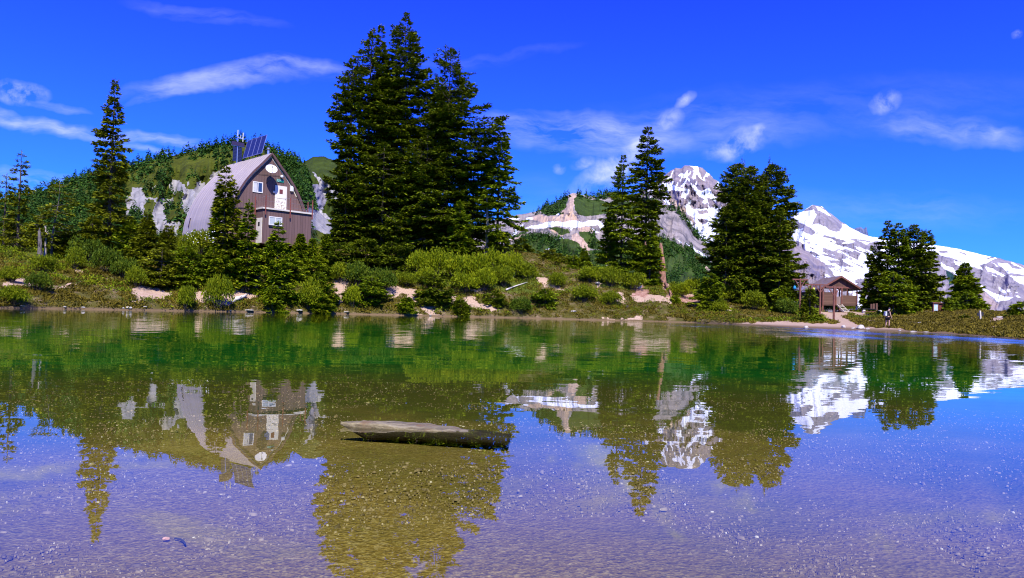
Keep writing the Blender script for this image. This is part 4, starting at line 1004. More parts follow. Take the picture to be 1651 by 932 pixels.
# ------------------------------------------------------------------ the hut
def build_hut():
    A = at(437, 248, 75.0); RZ = R(45); zg = 6.75; H = A.z - zg
    h = empty('mountain_hut', (A.x, A.y, zg), RZ)
    tag(h, 'brown gable-fronted hut with curved pinkish metal roof and flat-roofed annex', 'hut')
    c, s = math.cos(RZ), math.sin(RZ)
    def sol(px, py, y):   # local x and z of a pixel on the plane local y
        d = ray(px, py); ox, oy = A.x, A.y
        # point = t*d ; local y = -(X-ox)*s + (Y-oy)*c
        t = (y - ox * s + oy * c) / (-d.x * s + d.y * c); X, Y, Z = d.x * t, d.y * t, CAMZ + d.z * t
        return (X - ox) * c + (Y - oy) * s, Z - zg
    L = 10.2
    key = [(0, H), (.45, H - .52), (.92, H - 1.08), (1.9, H - 2.12), (2.72, H - 3.2), (3.32, H - 4.25), (3.82, H - 5.3), (4.3, H - 6.8), (4.6, 0.0)]
    zz = np.linspace(0, H, 34); kz = np.array([k[1] for k in key[::-1]]); kx = np.array([k[0] for k in key[::-1]])
    hx = np.interp(zz, kz, kx); hx = np.convolve(np.pad(hx, 1, 'edge'), [.25, .5, .25], 'valid'); hx[-1] = 0; hx[0] = 4.6
    prof = list(zip(hx, zz))
    loop = [(-x, z) for x, z in prof] + [(x, z) for x, z in prof[::-1][1:]]
    # gable walls
    for nm, y, hs in (('gable_wall', 0, 1), ('gable_wall', L, -1)):
        mb = MB(); n_ = len(loop)
        inner = [(x * .985, z) for x, z in loop]
        vs = [(x, y, z) for x, z in inner] + [(x, y + .12 * hs, z) for x, z in inner]
        mb.add(vs, [tuple(range(n_)), tuple(range(2 * n_ - 1, n_ - 1, -1))]); mb.build(nm, M['siding'], h)
    # curved shell with standing ribs
    mb = MB(); ys = [-.28]; k = 0
    y = -.28; rib = []
    while y < L + .28:
        ys2 = min(y + .6, L + .28); rib += [(y, 0), (ys2 - .045, 0), (ys2 - .04, .008), (ys2 - .005, .008)]; y = ys2
    rib.append((L + .28, 0))
    nrm_ = []
    for i, (x, z) in enumerate(loop):
        a = loop[max(i - 1, 0)]; b = loop[min(i + 1, len(loop) - 1)]; dx, dz = b[0] - a[0], b[1] - a[1]; l = math.hypot(dx, dz) or 1
        nrm_.append((-dz / l, dx / l))
    vs = []; nl = len(loop)
    for (yy, o) in rib:
        for (x, z), (nx_, nz_) in zip(loop, nrm_): vs.append((x + nx_ * (o + .06), yy, z + nz_ * (o + .06)))
    nO = len(vs)
    for yy in (rib[0][0], rib[-1][0]):
        for (x, z), (nx_, nz_) in zip(loop, nrm_): vs.append((x - nx_ * .05, yy, z - nz_ * .05))
    fs = [(i * nl + j, (i + 1) * nl + j, (i + 1) * nl + j + 1, i * nl + j + 1) for i in range(len(rib) - 1) for j in range(nl - 1)]
    fs += [(nO + j, j, j + 1, nO + j + 1) for j in range(nl - 1)] + [(nO + j, nO + j + 1, nO + nl + j + 1, nO + nl + j) for j in range(nl - 1)]
    lb = (len(rib) - 1) * nl; fs += [(lb + j, nO + nl + j, nO + nl + j + 1, lb + j + 1) for j in range(nl - 1)]
    mb.add(vs, fs); roof = mb.build('roof', M['roofm'], h)
    # brown barge strips and pale trim under the roof edge
    mb = MB(); tb = MB()
    for j in range(nl - 1):
        a, b = loop[j], loop[j + 1]; na, nb_ = nrm_[j], nrm_[j + 1]
        for m_, o0, o1, y0, y1 in ((mb, -.10, .10, -.31, -.285), (tb, -.24, -.15, -.035, -.005)):
            if m_ is tb and (a[1] + b[1]) / 2 < H - 4.0: continue
            q = [(a[0] + na[0] * o0, a[1] + na[1] * o0), (a[0] + na[0] * o1, a[1] + na[1] * o1), (b[0] + nb_[0] * o1, b[1] + nb_[1] * o1), (b[0] + nb_[0] * o0, b[1] + nb_[1] * o0)]
            m_.add([(x, y0, z) for x, z in q] + [(x, y1, z) for x, z in q], [(0, 1, 2, 3), (7, 6, 5, 4), (0, 4, 5, 1), (1, 5, 6, 2), (2, 6, 7, 3), (3, 7, 4, 0)])
    mb.build('barge_board', simple('barge_brown', (.11, .055, .045), .6), h); tb.build('edge_trim', M['trimc'], h)
    # annex
    ax0 = sol(424.3, 338, -1.5)[0]; ax1 = sol(502.5, 346, -1.5)[0]; az = sol(440, 338.5, -1.5)[1]
    MB().box(ax0, ax1, -1.5, -.02, 0, az).build('annex_wall', M['siding'], h)
    MB().box(ax0 - .12, ax1 + .12, -1.66, -.02, az + .004, az + .17).build('annex_deck', M['trimc'], h)
    MB().box(-4.3, ax0 - .13, -.05, -.01, az - .02, az + .1).build('ledger_board', simple('ledger_brown', (.07, .04, .035), .7), h)
    # doors
    def door(name, x0, x1, z0, z1, y, flip=False):
        e = MB()
        if not flip: e.box(x0, x1, y - .05, y - .004, z0, z1)
        else: e.box(y - .05, y - .004, x0, x1, z0, z1)
        return e.build(name, M['cream'], h, bevel=.01)
    dx0, dz1 = sol(443.7, 298.5, 0); dx1, _ = sol(462.6, 300, 0); _, dz0 = sol(452, 338.5, 0); dz0 = max(dz0, az + .18)
    d = door('upper_door', dx0, dx1, dz0, dz1, 0); d['label'] = 'cream upper door with a dark red notice and scribbled lower half'
    w_ = dx1 - dx0; hh = dz1 - dz0
    MB().box(dx0 + w_ * .36, dx0 + w_ * .64, -.066, -.055, dz0 + hh * .67, dz0 + hh * .85).build('door_notice', simple('dark_red_notice', (.16, .03, .03), .6, var=.6, scale=14, bump=0), d)
    # scribbles of stickers on the lower half of the door
    rg = random.Random(8); mb = MB()
    for q in range(34):
        x = dx0 + w_ * rg.uniform(.12, .88); z = dz0 + hh * rg.uniform(.04, .36); r_ = rg.uniform(.02, .07)
        a = rg.uniform(0, 3.1); mb.bar((x - math.cos(a) * r_, -.058, z - math.sin(a) * r_ * 1.4), (x + math.cos(a) * r_, -.058, z + math.sin(a) * r_ * 1.4), .012, rg.uniform(.018, .04))
    mb.bar((dx0 + w_ * .15, -.058, dz0 + hh * .47), (dx0 + w_ * .85, -.058, dz0 + hh * .47), .01, .015)
    mb.build('door_marks', simple('worn_marks', (.22, .15, .12), .8, var=.5, scale=9, bump=0), d)
    MB().tube([(dx1 - .12, -.10, dz0 + hh * .46), (dx1 - .12, -.05, dz0 + hh * .46)], .035, 8).build('handle', M['dark'], d)
    d2 = door('lower_door', -1.42, -.22, .05, 2.55, ax0, True); d2['label'] = 'cream lower door in the side of the annex'
    MB().box(ax0 - .066, ax0 - .055, -.98, -.62, 1.75, 2.15).build('door_notice', M['dark'], d2)
    # windows
    def window(x0, x1, z0, z1, y, mats):
        f = MB(); t = .09
        f.box(x0, x1, y - .07, y - .004, z1 - t, z1).box(x0, x1, y - .07, y - .004, z0, z0 + t).box(x0, x0 + t, y - .07, y - .004, z0 + t, z1 - t).box(x1 - t, x1, y - .07, y - .004, z0 + t, z1 - t)
        xm = (x0 + x1) / 2; f.box(xm - .045, xm + .045, y - .068, y - .004, z0 + t, z1 - t)
        w = f.build('window', M['white'], h)
        MB().box(x0 + t, xm - .045, y - .045, y - .01, z0 + t, z1 - t).build('pane', mats[0], w); MB().box(xm + .045, x1 - t, y - .045, y - .01, z0 + t, z1 - t).build('pane', mats[1], w)
        return w
    x0, z1 = sol(407.6, 292, 0); x1, _ = sol(423.8, 293, 0); _, z0 = sol(415, 310.5, 0)
    w = window(x0, x1, z0, z1, 0, (M['glass'], M['glass'])); w['label'] = 'upper sliding window with dark glass'
    cm = MB()
    for k in range(5): cm.bar((x0 + .12 + k * .07, -.05, z0 + .12), (x0 + .12 + k * .07, -.05, z1 - .12), .05, .012)
    cm.build('curtain', M['white'], w)
    x0, z1 = sol(433.4, 348.5, -1.5); x1, _ = sol(454.8, 350, -1.5); _, z0 = sol(443, 363.5, -1.5)
    w = window(x0, x1, z0, z1, -1.5, (M['pale_glass'], M['pale_glass'])); w['label'] = 'lower annex window with pale panes and dark sill'
    MB().box(x0, x1, -1.62, -1.51, z0 - .16, z0 - .01).build('sill', M['dark'], w)
    # railing posts with cables
    posts = []
    for px, py0, py1, y in ((412.4, 317, 347, -.2), (429.2, 315, 346, -1.7), (468.8, 319, 352, -1.7), (504.3, 323, 354, -1.7), (496.8, 326, 342, -.25)):
        x, zt = sol(px, py0, y); _, zb = sol(px, py1, y); zb = min(zb, az - .1)
        if abs(x - ax0) < .5 and y > -1: x = ax0 - .2
        MB().bar((x, y, zb), (x, y, zt), .09, .09).build('railing_post', M['rust'], h, bevel=.008); posts.append((x, y, zt))
        if y < -1: MB().box(x - .04, x + .04, -1.66 if y < -1 else y, -1.5, az - .25, az - .12)
    mb = MB()
    for a, b in ((0, 1), (1, 2), (2, 3), (3, 4)):
        for dz in (.1, .55, 1.0):
            pa, pb = posts[a], posts[b]; mid = ((pa[0] + pb[0]) / 2, (pa[1] + pb[1]) / 2, (pa[2] + pb[2]) / 2 - dz - .05)
            mb.tube([(pa[0], pa[1], pa[2] - dz), mid, (pb[0], pb[1], pb[2] - dz)], .008, 4)
    mb.build('railing_cable', M['steel'], h)
    # satellite dish
    xd, zd = sol(437.5, 273, -1.0)
    dish = MB(); nr_, nt = 8, 28; vs = []; fs = []
    ax = Vector((-.22, -.80, .55)).normalized(); e1 = ax.cross(Vector((0, 0, 1))).normalized(); e2 = e1.cross(ax)
    for side in (0, 1):
        for i in range(nr_ + 1):
            r_ = .58 * i / nr_
            for j in range(nt):
                t = 2 * math.pi * j / nt; p = Vector((xd, -1.0, zd)) + e1 * r_ * math.cos(t) + e2 * r_ * math.sin(t) + ax * (r_ * r_ * .28 - .012 * side); vs.append(p)
    for side in (0, 1):
        o = side * (nr_ + 1) * nt
        for i in range(nr_):
            for j in range(nt): f_ = (o + i * nt + j, o + i * nt + (j + 1) % nt, o + (i + 1) * nt + (j + 1) % nt, o + (i + 1) * nt + j); fs.append(f_ if side else f_[::-1])
    o = (nr_ + 1) * nt; fs += [(nr_ * nt + j, nr_ * nt + (j + 1) % nt, o + nr_ * nt + (j + 1) % nt, o + nr_ * nt + j) for j in range(nt)]
    dish.add(vs, fs); ds = dish.build('satellite_dish', M['white'], h, smooth=True)
    ar = MB().tube([Vector((xd, -1, zd)) - e2 * .6 + ax * .1, Vector((xd, -1, zd)) + ax * .62 - e2 * .25], .018, 6); ar.build('feed_arm', M['dark'], ds)
    MB().tube([Vector((xd, -1, zd)) + ax * .55 - e2 * .25, Vector((xd, -1, zd)) + ax * .68 - e2 * .22], .05, 8).build('receiver', M['dark'], ds)
    MB().tube([(xd, -.98, zd), (xd, -.95, zd - 1.0), (xd, -.05, zd - 1.25)], .032, 8).build('dish_bracket', M['dark'], ds)
    MB().tube([(xd - 1.0, -.06, zd - .5), (xd + 1.6, -.06, zd - .35)], .015, 5).build('conduit', M['dark'], h)
    # lamp, meter boxes
    xl, zl = sol(454.2, 284.6, -.2)
    lm = MB(); 
    for i in range(6):
        pass
    lm.tube([(xl, -.02, zl), (xl, -.2, zl), (xl, -.3, zl - .02), (xl, -.36, zl - .03)], [.08, .15, .17, .06], 12).build('dome_lamp', M['white'], h, smooth=True)
    xb, zb = sol(469.5, 304.5, 0); MB().box(xb - .17, xb + .17, -.22, -.004, zb - .28, zb + .28).build('meter_box', M['white'], h, bevel=.03)
    xb, zb = sol(441.4, 309.5, 0); MB().box(xb - .12, xb + .1, -.12, -.004, zb - .1, zb + .1).build('junction_box', M['trimc'], h, bevel=.01)
    # green name sign
    x0, z1 = sol(445.8, 288.2, 0); x1, _ = sol(457.4, 289, 0); z0 = sol(451, 293.8, 0)[1]
    sg = MB().box(x0, x1, -.06, -.004, z0, z1).build('name_sign', M['signg'], h, bevel=.01)
    hs = z1 - z0
    text('sign_lettering', 'Elfin Shelter', hs * .46, M['white'], sg, (x0 + .03, -.064, z0 + hs * .52), (R(90), 0, 0)).scale = ((x1 - x0) / (hs * 3.1),) + (1, 1)
    text('sign_lettering', 'Refuge', hs * .36, M['white'], sg, (x0 + .03, -.064, z0 + hs * .14), (R(90), 0, 0)).scale = ((x1 - x0) / (hs * 3.1),) + (1, 1)
    # chimney
    ch = MB().tube([(.15, .9, H - .6), (.15, .9, H + .55)], .13, 14).build('chimney', M['steel'], h, smooth=False)
    MB().tube([(.15, .9, H + .50), (.15, .9, H + .62), (.15, .9, H + .64), (.15, .9, H + .76)], [.17, .24, .14, .14], 14).build('chimney_cap', M['steel'], ch)
    # solar array of four panels above the ridge
    y0, y1 = 1.75, 6.2; upv = Vector((.50, 0, 2.02)); base = Vector((-.12, 0, H + .28))
    for k in range(4):
        ya = y0 + (y1 - y0) * k / 4 + .02; yb = y0 + (y1 - y0) * (k + 1) / 4 - .02
        L_ = upv.length; pan = empty('solar_panel', base + Vector((0, ya, 0)), 0); pan.parent = h; pan.rotation_euler = (0, math.atan2(.5, 2.02), 0)
        fr = MB(); w = yb - ya; t = .045
        fr.box(-.03, .02, 0, w, 0, t).box(-.03, .02, 0, w, L_ - t, L_).box(-.03, .02, 0, t, t, L_ - t).box(-.03, .02, w - t, w, t, L_ - t)
        fr.build('panel_frame', M['steel'], pan); MB().box(-.022, .012, t, w - t, t, L_ - t).build('panel_cells', M['cells'], pan)
    for y in (2.2, 3.9, 5.8):
        MB().bar((-.02, y, H - .15), (-.10, y, H + .36), .07, .07).build('panel_bracket', M['dark'], h); MB().bar((.62, y, H - .8), (.28, y, H + 1.5), .05, .05).build('panel_strut', M['dark'], h)
    # small tower of panels and antennas at the far end of the ridge
    y = 8.2; x_, zt = sol(378, 264, y); zb = H - .3
    tw = empty('panel_tower', (0, y, H), 0); tw.parent = h
    MB().bar((.15, 0, -.4), (.15, 0, 3.05), .09, .09).build('mast', M['steel'], tw)
    for s_ in (-1, 1):
        MB().box(.15 + s_ * .29 - .21, .15 + s_ * .29 + .21, -.09, -.05, .25, 1.85).build('upright_panel', M['cells'], tw)
    tp = MB().box(-.55, .85, -.16, -.08, 1.98, 2.40).build('top_panel', M['purple'], tw)
    MB().box(-.6, .9, -.10, -.06, 1.93, 1.975).build('panel_rim', M['steel'], tp)
    a = MB(); a.tube([(.15, 0, 3.0), (.15, 0, 3.75)], .04, 6).tube([(.15, 0, 2.9), (.75, 0, 2.9)], .03, 6).tube([(.75, 0, 2.55), (.75, 0, 3.55)], .045, 6)
    a.tube([(.45, 0, 2.9), (.45, 0, 3.2)], .02, 5); a.build('antenna', M['white'], tw)
    # roof fittings on the visible side
    for zf, yy, hh in ((2.9, 9.0, 1.0), (H - 1.9, 7.4, .8)):
        xx = float(np.interp(zf, zz, hx)); MB().bar((-xx - .12, yy, zf), (-float(np.interp(zf - hh, zz, hx)) - .12, yy, zf - hh), .1, .06).build('roof_bracket', M['purple'], h)
    MB().box(-.42, -.2, -.9, -.5, 0, .02)
build_hut()

# ------------------------------------------------------------------ wooden shelter
def build_shelter():
    Y = 94.0; c0 = at(1354, 491, Y); zf = c0.z; zg = gz(c0.x, c0.y)
    h = empty('wooden_shelter', (c0.x, Y, zg), R(-4)); tag(h, 'brown open-sided wooden shelter on short stilts with steps', 'shelter')
    k = Y / F
    fl = zf - zg; wl = 2.15; ew = 27.5 * k; top = fl + 28.5 * k; apex = at(1357.3, 445.6, Y).z - zg + .05
    L = 6.0
    MB().box(-ew, ew, 0, L, fl - .16, fl).build('floor', M['plank_h'], h)
    hw_ = 1.28
    mb = MB(); mb.box(-ew + .06, -.52, .02, .12, fl + .003, fl + hw_ + .25); mb.build('front_wall', M['plank_h'], h)
    mb = MB(); mb.box(.24, ew - .06, .02, .12, fl + .003, fl + hw_ - .1); mb.build('front_wall', M['plank_h'], h)
    MB().box(-ew + .03, -ew + .13, .14, L, fl + .003, top - .1).build('side_wall', M['plank_h'], h)
    MB().box(ew - .13, ew - .03, .14, L, fl + .003, fl + hw_ - .1).build('side_wall', M['plank_h'], h)
    MB().box(-ew + .14, -.3, L - .12, L - .02, fl + .003, top - .1).build('rear_wall', M['plank_h'], h)
    MB().box(-.29, ew - .14, L - .12, L - .02, fl + .003, fl + hw_ - .1).build('rear_wall', M['plank_h'], h)
    for x, y in ((-ew + .06, 0), (-.50, 0), (.22, 0), (ew - .08, 0), (ew - .08, L), (-ew + .08, L), (ew - .08, L * .5)):
        MB().box(x - .07, x + .07, y - .09, y + .01, fl - .1, top).build('corner_post', M['post'], h)
    for x in (.22 + (ew - .3) * .36, .22 + (ew - .3) * .7):
        MB().box(x - .04, x + .04, .02, .1, fl + hw_ - .1, top - .02).build('window_mullion', M['post'], h)
    for x in (-ew + .06, 0, ew - .08):
        for y in (.05, L - .1): MB().box(x - .09, x + .09, y - .09, y + .09, -.5, fl - .165).build('stilt', M['white'] if x > 1 and y < 1 else M['post'], h)
    MB().box(-.40, .14, .05, .09, fl + .01, fl + 1.0).build('gate', planks('worn_gate', (.28, .20, .17), w=.12), h)
    # roof with overhang
    ov = .45; e = ew + .5; ze = top - .28
    for s in (-1, 1):
        mb = MB(); a = [(0, apex), (s * e, ze)]; th = .09
        vs = [(0, -ov, apex), (s * e, -ov, ze), (s * e, L + ov, ze), (0, L + ov, apex)]; vs += [(x, y, z - th) for x, y, z in vs]
        mb.add(vs, [(0, 1, 2, 3), (7, 6, 5, 4), (0, 4, 5, 1), (1, 5, 6, 2), (2, 6, 7, 3)])
        r = mb.build('roof', M['roof2'], h)
        rb = MB()
        for q in range(17):
            y = -ov + .05 + (L + 2 * ov - .1) * q / 16; rb.bar((s * .02, y, apex + .012), (s * e, y, ze + .012), .03, .03)
        rb.build('roof_rib', M['roof2'], r)
        fb = MB(); fb.add([(0, -ov - .03, apex + .02), (s * e, -ov - .03, ze + .02), (s * e, -ov - .03, ze - .2), (0, -ov - .03, apex - .22), (0, -ov - .005, apex + .02), (s * e, -ov - .005, ze + .02), (s * e, -ov - .005, ze - .2), (0, -ov - .005, apex - .22)],
                        [(0, 1, 2, 3), (7, 6, 5, 4), (0, 4, 5, 1), (2, 6, 7, 3), (1, 5, 6, 2)]); fb.build('barge_board', M['post'], h)
    g = MB(); t0 = top - .02
    g.add([(-ew, -.02, t0), (ew, -.02, t0), (0, -.02, apex - .12), (-ew, .05, t0), (ew, .05, t0), (0, .05, apex - .12)], [(0, 1, 2), (5, 4, 3), (0, 3, 4, 1)]); g.build('gable_panel', M['plank_v'], h)
    g = MB(); g.add([(-ew, L - .05, t0), (ew, L - .05, t0), (0, L - .05, apex - .12), (-ew, L, t0), (ew, L, t0), (0, L, apex - .12)], [(0, 1, 2), (5, 4, 3), (0, 3, 4, 1)]); g.build('gable_panel', M['plank_v'], h)
    MB().box(-ew - .02, ew + .02, -.06, -.022, t0 - .16, t0 + .02).build('tie_beam', M['post'], h)
    # lean-to beside the shelter, shade put into its dark board colour
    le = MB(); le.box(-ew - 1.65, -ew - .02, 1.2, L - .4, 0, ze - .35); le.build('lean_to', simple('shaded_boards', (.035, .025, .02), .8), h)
    le = MB(); x0, x1 = -ew - 1.95, -ew - .02; vs = [(x0, .7, ze - .42), (x1, .7, ze - .02), (x1, L, ze - .02), (x0, L, ze - .42)]
    le.add(vs + [(x, y, z - .08) for x, y, z in vs], [(0, 1, 2, 3), (7, 6, 5, 4), (0, 4, 5, 1), (1, 5, 6, 2), (2, 6, 7, 3), (3, 7, 4, 0)]); le.build('lean_to_roof', M['roof2'], h)
    # steps
    st = MB(); n_ = 5
    x0 = -.42; x1 = .20; dx = .42
    for s in (x0, x1): st.bar((s, -.04, fl), (s + dx, -1.5, .02), .05, .16)
    stp = st.build('step_stringer', M['trimc'], h)
    for q in range(n_):
        t = (q + .6) / n_; MB().box(x0 + dx * t, x1 + dx * t, -.04 - 1.46 * t - .14, -.04 - 1.46 * t + .12, fl * (1 - t) + .0, fl * (1 - t) + .05).build('step_tread', M['trimc'], h)
build_shelter()

# ------------------------------------------------------------------ bear-hang poles
HG = 'T-shaped brown poles for hanging food by the shelter'
def tpole(px, ytop, Y, arm, rz, label):
    t = at(px, ytop, Y); zg = gz(t.x, Y); H = t.z - zg
    h = empty('hanging_pole', (t.x, Y, zg), rz); tag(h, label, 'pole', HG)
    MB().bar((0, 0, -.3), (0, 0, H), .17, .17).build('pole', M['post'], h, bevel=.015)
    MB().bar((-arm, 0, H - .10), (arm, 0, H - .10), .12, .14).build('crossbar', M['post'], h, bevel=.01)
    for s in (-1, 1): MB().bar((s * .05, -.005, H - .95), (s * arm * .62, -.005, H - .18), .08, .08).build('brace', M['post'], h)
    for s in (-1, 1):
        MB().tube([(s * arm * .85, 0, H - .15), (s * arm * .85, .02, H - .32), (s * arm * .85 + .05, .02, H - .34)], .015, 5).build('hook', M['dark'], h)
    return t.x, Y, zg, H
a = tpole(1290.2, 449.3, 78, .85, R(4), 'tallest T-shaped hanging pole, farthest from the shelter steps')
b = tpole(1308.3, 457.5, 84, .8, R(10), 'T-shaped hanging pole half hidden behind the small dark fir')
c = tpole(1322.7, 457.8, 84, .9, R(-6), 'T-shaped hanging pole just at the corner of the shelter wall')
d = tpole(1345.0, 461.5, 74, .85, R(0), 'T-shaped hanging pole standing in front of the shelter steps')
def bag(px, py, Y, hz, cc, label, w=.16):
    p = at(px, py, Y); o = empty('hanging_bag', p); tag(o, label, 'bag', 'bags hung from the poles')
    MB().tube([(0, 0, -hz / 2), (0, 0, -hz * .42), (0, 0, 0), (0, 0, hz * .38), (0, 0, hz * .48)], [w * .5, w * .95, w, w * .55, w * .15], 10).build('sack', simple('sack_fabric', cc, .7, bump=.3), o, smooth=True)
    MB().tube([(0, 0, hz * .47), (.02, 0, hz * .47 + .55)], .012, 4).build('cord', M['dark'], o)
bag(1281.2, 463.5, 78, .42, (.01, .22, .42), 'bright blue bag hanging under the end of the tallest pole')
bag(1308.5, 474, 84, .75, (.05, .52, .38), 'turquoise long bag hanging above the small dark fir', .12)
bag(1312, 465.5, 84, .30, (.50, .55, .06), 'yellow-green bag hanging above the turquoise one', .15)

# ------------------------------------------------------------------ bench, board, posts
def build_bench():
    g = at(1405, 497, 88); z = gz(g.x, 88); h = empty('picnic_bench', (g.x, 88, z), R(-3)); tag(h, 'low wooden picnic bench with upright red-brown boards under the conifers', 'bench')
    MB().box(-1.0, .55, -.2, .25, .40, .47).build('seat', M['dark'], h)
    MB().box(-1.0, .5, -.3, -.2, .10, .16).build('stretcher', M['post'], h)
    for x in (.0, .3, .62): MB().box(x, x + .22, .26, .32, .3, 1.05 + x * .15).build('back_board', M['plank_v'], h)
    for x in (-.9, 1.0): MB().box(x - .13, x + .13, -.2, .2, -.1, .32).build('leg', M['white'], h, bevel=.02)
build_bench()
def build_board():
    Y = 82; g = at(1512.8, 503, Y); z = gz(g.x, Y); h = empty('information_board', (g.x, Y, z), R(3)); tag(h, 'dark red framed information board with a pale blue panel on the heath', 'sign board')
    k = Y / F; w = 9.3 * k; t = at(1512, 488, Y).z - z; b_ = .12
    MB().box(-w, w, .05, .1, b_, t - .08).build('back_board', planks('red_boards', (.16, .045, .035), w=.16), h)
    MB().box(-w - .05, w + .05, -.12, .16, t - .08, t + .02).build('cap', M['post'], h)
    for x in (-w, w - .1): MB().box(x, x + .1, -.06, .045, -.3, t - .083).build('post', M['post'], h)
    MB().box(-w + .14, -.06, .0, .045, b_ + .03, t - .14).build('panel', simple('map_panel', (.50, .62, .70), .3, var=.25, scale=3, bump=0), h)
    MB().box(-.03, .05, -.03, .045, b_, t - .083).build('divider', M['post'], h)
build_board()
def post(px, yt, yb, Y, w, mat, name, label, lean=0):
    p = at(px, yb, Y); z = gz(p.x, Y); H = at(px, yt, Y).z - z
    h = empty(name, (p.x, Y, z)); tag(h, label, 'post'); MB().bar((0, 0, -.2), (lean, 0, H), w, w * .9).build('pole', mat, h, bevel=.01); return h, H
h_, H_ = post(1581.5, 501, 519, 60, .11, M['trimc'], 'trail_signpost', 'pale weathered trail signpost with a small dark arrow board', -.08)
MB().box(-.28, -.14, .0, .04, H_ - .42, H_ - .16).build('sign_plate', M['dark'], h_); MB().box(.02, .2, -.01, .03, H_ - .42, H_ - .12).build('sign_plate', M['dark'], h_)
h_, H_ = post(1010.5, 493, 510, 79, .2, M['bark'], 'wooden_marker_post', 'short dark wooden marker post by the lakeside path'); MB().box(-.14, .16, -.12, .12, H_ - .12, H_ + .05).build('cap', M['bark'], h_)

# ------------------------------------------------------------------ dead wood
def snag(px, yt, yb, Y, r, label, mat, pts=None):
    p = at(px, yb, Y); z = gz(p.x, Y) - .2; H = at(px, yt, Y).z - z
    rg = np.random.default_rng(int(px)); n = 9; k = 12; vs = []
    for i in range(k + 1):
        t = i / k
        for j in range(n):
            a = 6.283 * j / n; rr = r * (1.15 - .75 * t + .35 * math.exp(-t * 7)) * (1 + .35 * (rg.random() - .5)); top = (rg.random() * .12 * H if i == k else 0)
            vs.append((rr * math.cos(a) + math.sin(t * 4) * r * .4, rr * math.sin(a), t * H + top - (H * .1 if i == k else 0)))
    fs = [(i * n + j, i * n + (j + 1) % n, (i + 1) * n + (j + 1) % n, (i + 1) * n + j) for i in range(k) for j in range(n)] + [tuple(range(k * n, k * n + n))]
    h = empty('dead_snag', (p.x, Y, z)); tag(h, label, 'dead tree')
    MB().add(vs, fs).build('trunk', mat, h, smooth=False)
    b = MB()
    for q in range(4):
        t = .3 + .6 * rg.random(); a = rg.random() * 6.28; b.tube([(0, 0, t * H), (r * 2 * math.cos(a), r * 2 * math.sin(a), t * H + .3)], [.05, .015], 5)
    b.build('branch', mat, h)
snag(1066, 392, 440, 90, .42, 'broken pale and reddish dead trunk standing right of the tallest narrow fir', M['redwood'])
snag(1041, 388, 432, 91.5, .35, 'pinkish dead trunk between the two tall firs', M['redwood'])
snag(63, 368, 398, 61, .20, 'grey broken dead stump between the scruffy olive trees', M['greywood'])
snag(73, 362, 392, 62, .10, 'thin pale dead stem beside the grey broken stump', M['deadwood'])
snag(784, 318, 392, 87.4, .20, 'pale bare trunk showing beside the slim open-branched clump tree', M['deadwood'])
def lying(pts, r, label, mat, Ys=None, twigs=0, seed=1):
    g = [ground(px, py) for px, py in pts]; g = [q + Vector((0, 0, r * .8 + .12)) for q in g if q is not None]
    if len(g) < 2: return
    c = sum(g, Vector()) / len(g); h = empty('fallen_branch', c); tag(h, label, 'dead wood')
    l = [q - c for q in g]
    MB().tube(l, [r * (1 - .6 * i / (len(l) - 1)) for i in range(len(l))], 7).build('stem', mat, h, smooth=True)
    rg = random.Random(seed); b = MB()
    for q in range(twigs):
        i = rg.randrange(len(l) - 1); p = l[i].lerp(l[i + 1], rg.random()); b.tube([p, p + Vector((rg.uniform(-.5, .5), rg.uniform(-.3, .1), rg.uniform(.1, .5)))], [r * .5, .01], 5)
    if twigs: b.build('twig', mat, h)
M['bleach'] = simple('bleached_wood', (.62, .56, .48), .85, scale=5, bump=.4, var=.2)
lying([(816, 471), (830, 465), (850, 458.5)], .10, 'straight white fallen branch on the heath below the yellow-green bushes', M['bleach'], twigs=1)
lying([(826, 452), (829, 446), (836, 444), (831, 438)], .13, 'crooked bleached root lying above the straight white branch', M['bleach'], twigs=4)
lying([(1062, 448), (1073, 462), (1082, 478)], .22, 'reddish fallen trunk sliding down the bank under the pale stump', M['redwood'], twigs=2)
lying([(378, 489), (392, 484), (398, 480)], .2, 'pale driftwood at the waterline by the round olive bush', M['bleach'], twigs=1)
lying([(803, 398), (798, 412), (806, 402)], .1, 'bleached bare branch under the slim open clump tree', M['bleach'], twigs=3)

# ------------------------------------------------------------------ rocks
def rock_mesh(seed, sub=3):
    import bmesh
    bm = bmesh.new(); bmesh.ops.create_icosphere(bm, subdivisions=sub, radius=1); rg = random.Random(seed)
    cuts = [(Vector((rg.gauss(0, 1), rg.gauss(0, 1), rg.gauss(0, .8))).normalized(), rg.uniform(.55, .85)) for _ in range(9)]
    for v in bm.verts:
        for nn, d in cuts:
            t = v.co.dot(nn) - d
            if t > 0: v.co -= nn * t
        v.co *= 1 + .06 * (float(vnoise(v.co.x * 2 + 9, v.co.y * 2 + v.co.z * 2, seed)) - .5)
    me = bpy.data.meshes.new('rock'); bm.to_mesh(me); bm.free(); me.materials.append(M['stone_w']); return me
RM = [rock_mesh(i) for i in range(5)]
def rock(px, py, w, hgt, label, i, name='shore_rock', dz=.25, cat='rock', group='pale rocks along the waterline', Y=None):
    if Y: p = at(px, py, Y); g = Vector((p.x, Y, max(0, gz(p.x, Y))))
    else: g = ground(px, py)
    if g is None: g = at(px, py, float(shoreY(np.array([px]))[0]) + .3); g.z = .03
    k = g.y / F; o = link(name, RM[i % 5], None, (g.x, g.y, g.z + hgt * k * dz), (0, 0, i * 1.3), (w * k * .9, w * k * .7, hgt * k * .75)); tag(o, label, cat, group)
rock(1387.5, 530, 9, 6.5, 'largest pale boulder at the waterline near the hiker', 0, 'boulder', group=None)
rock(1359.5, 528.5, 7, 4.5, 'flatter pale boulder on the sand, between the poles and the largest boulder', 1, 'boulder', group=None)
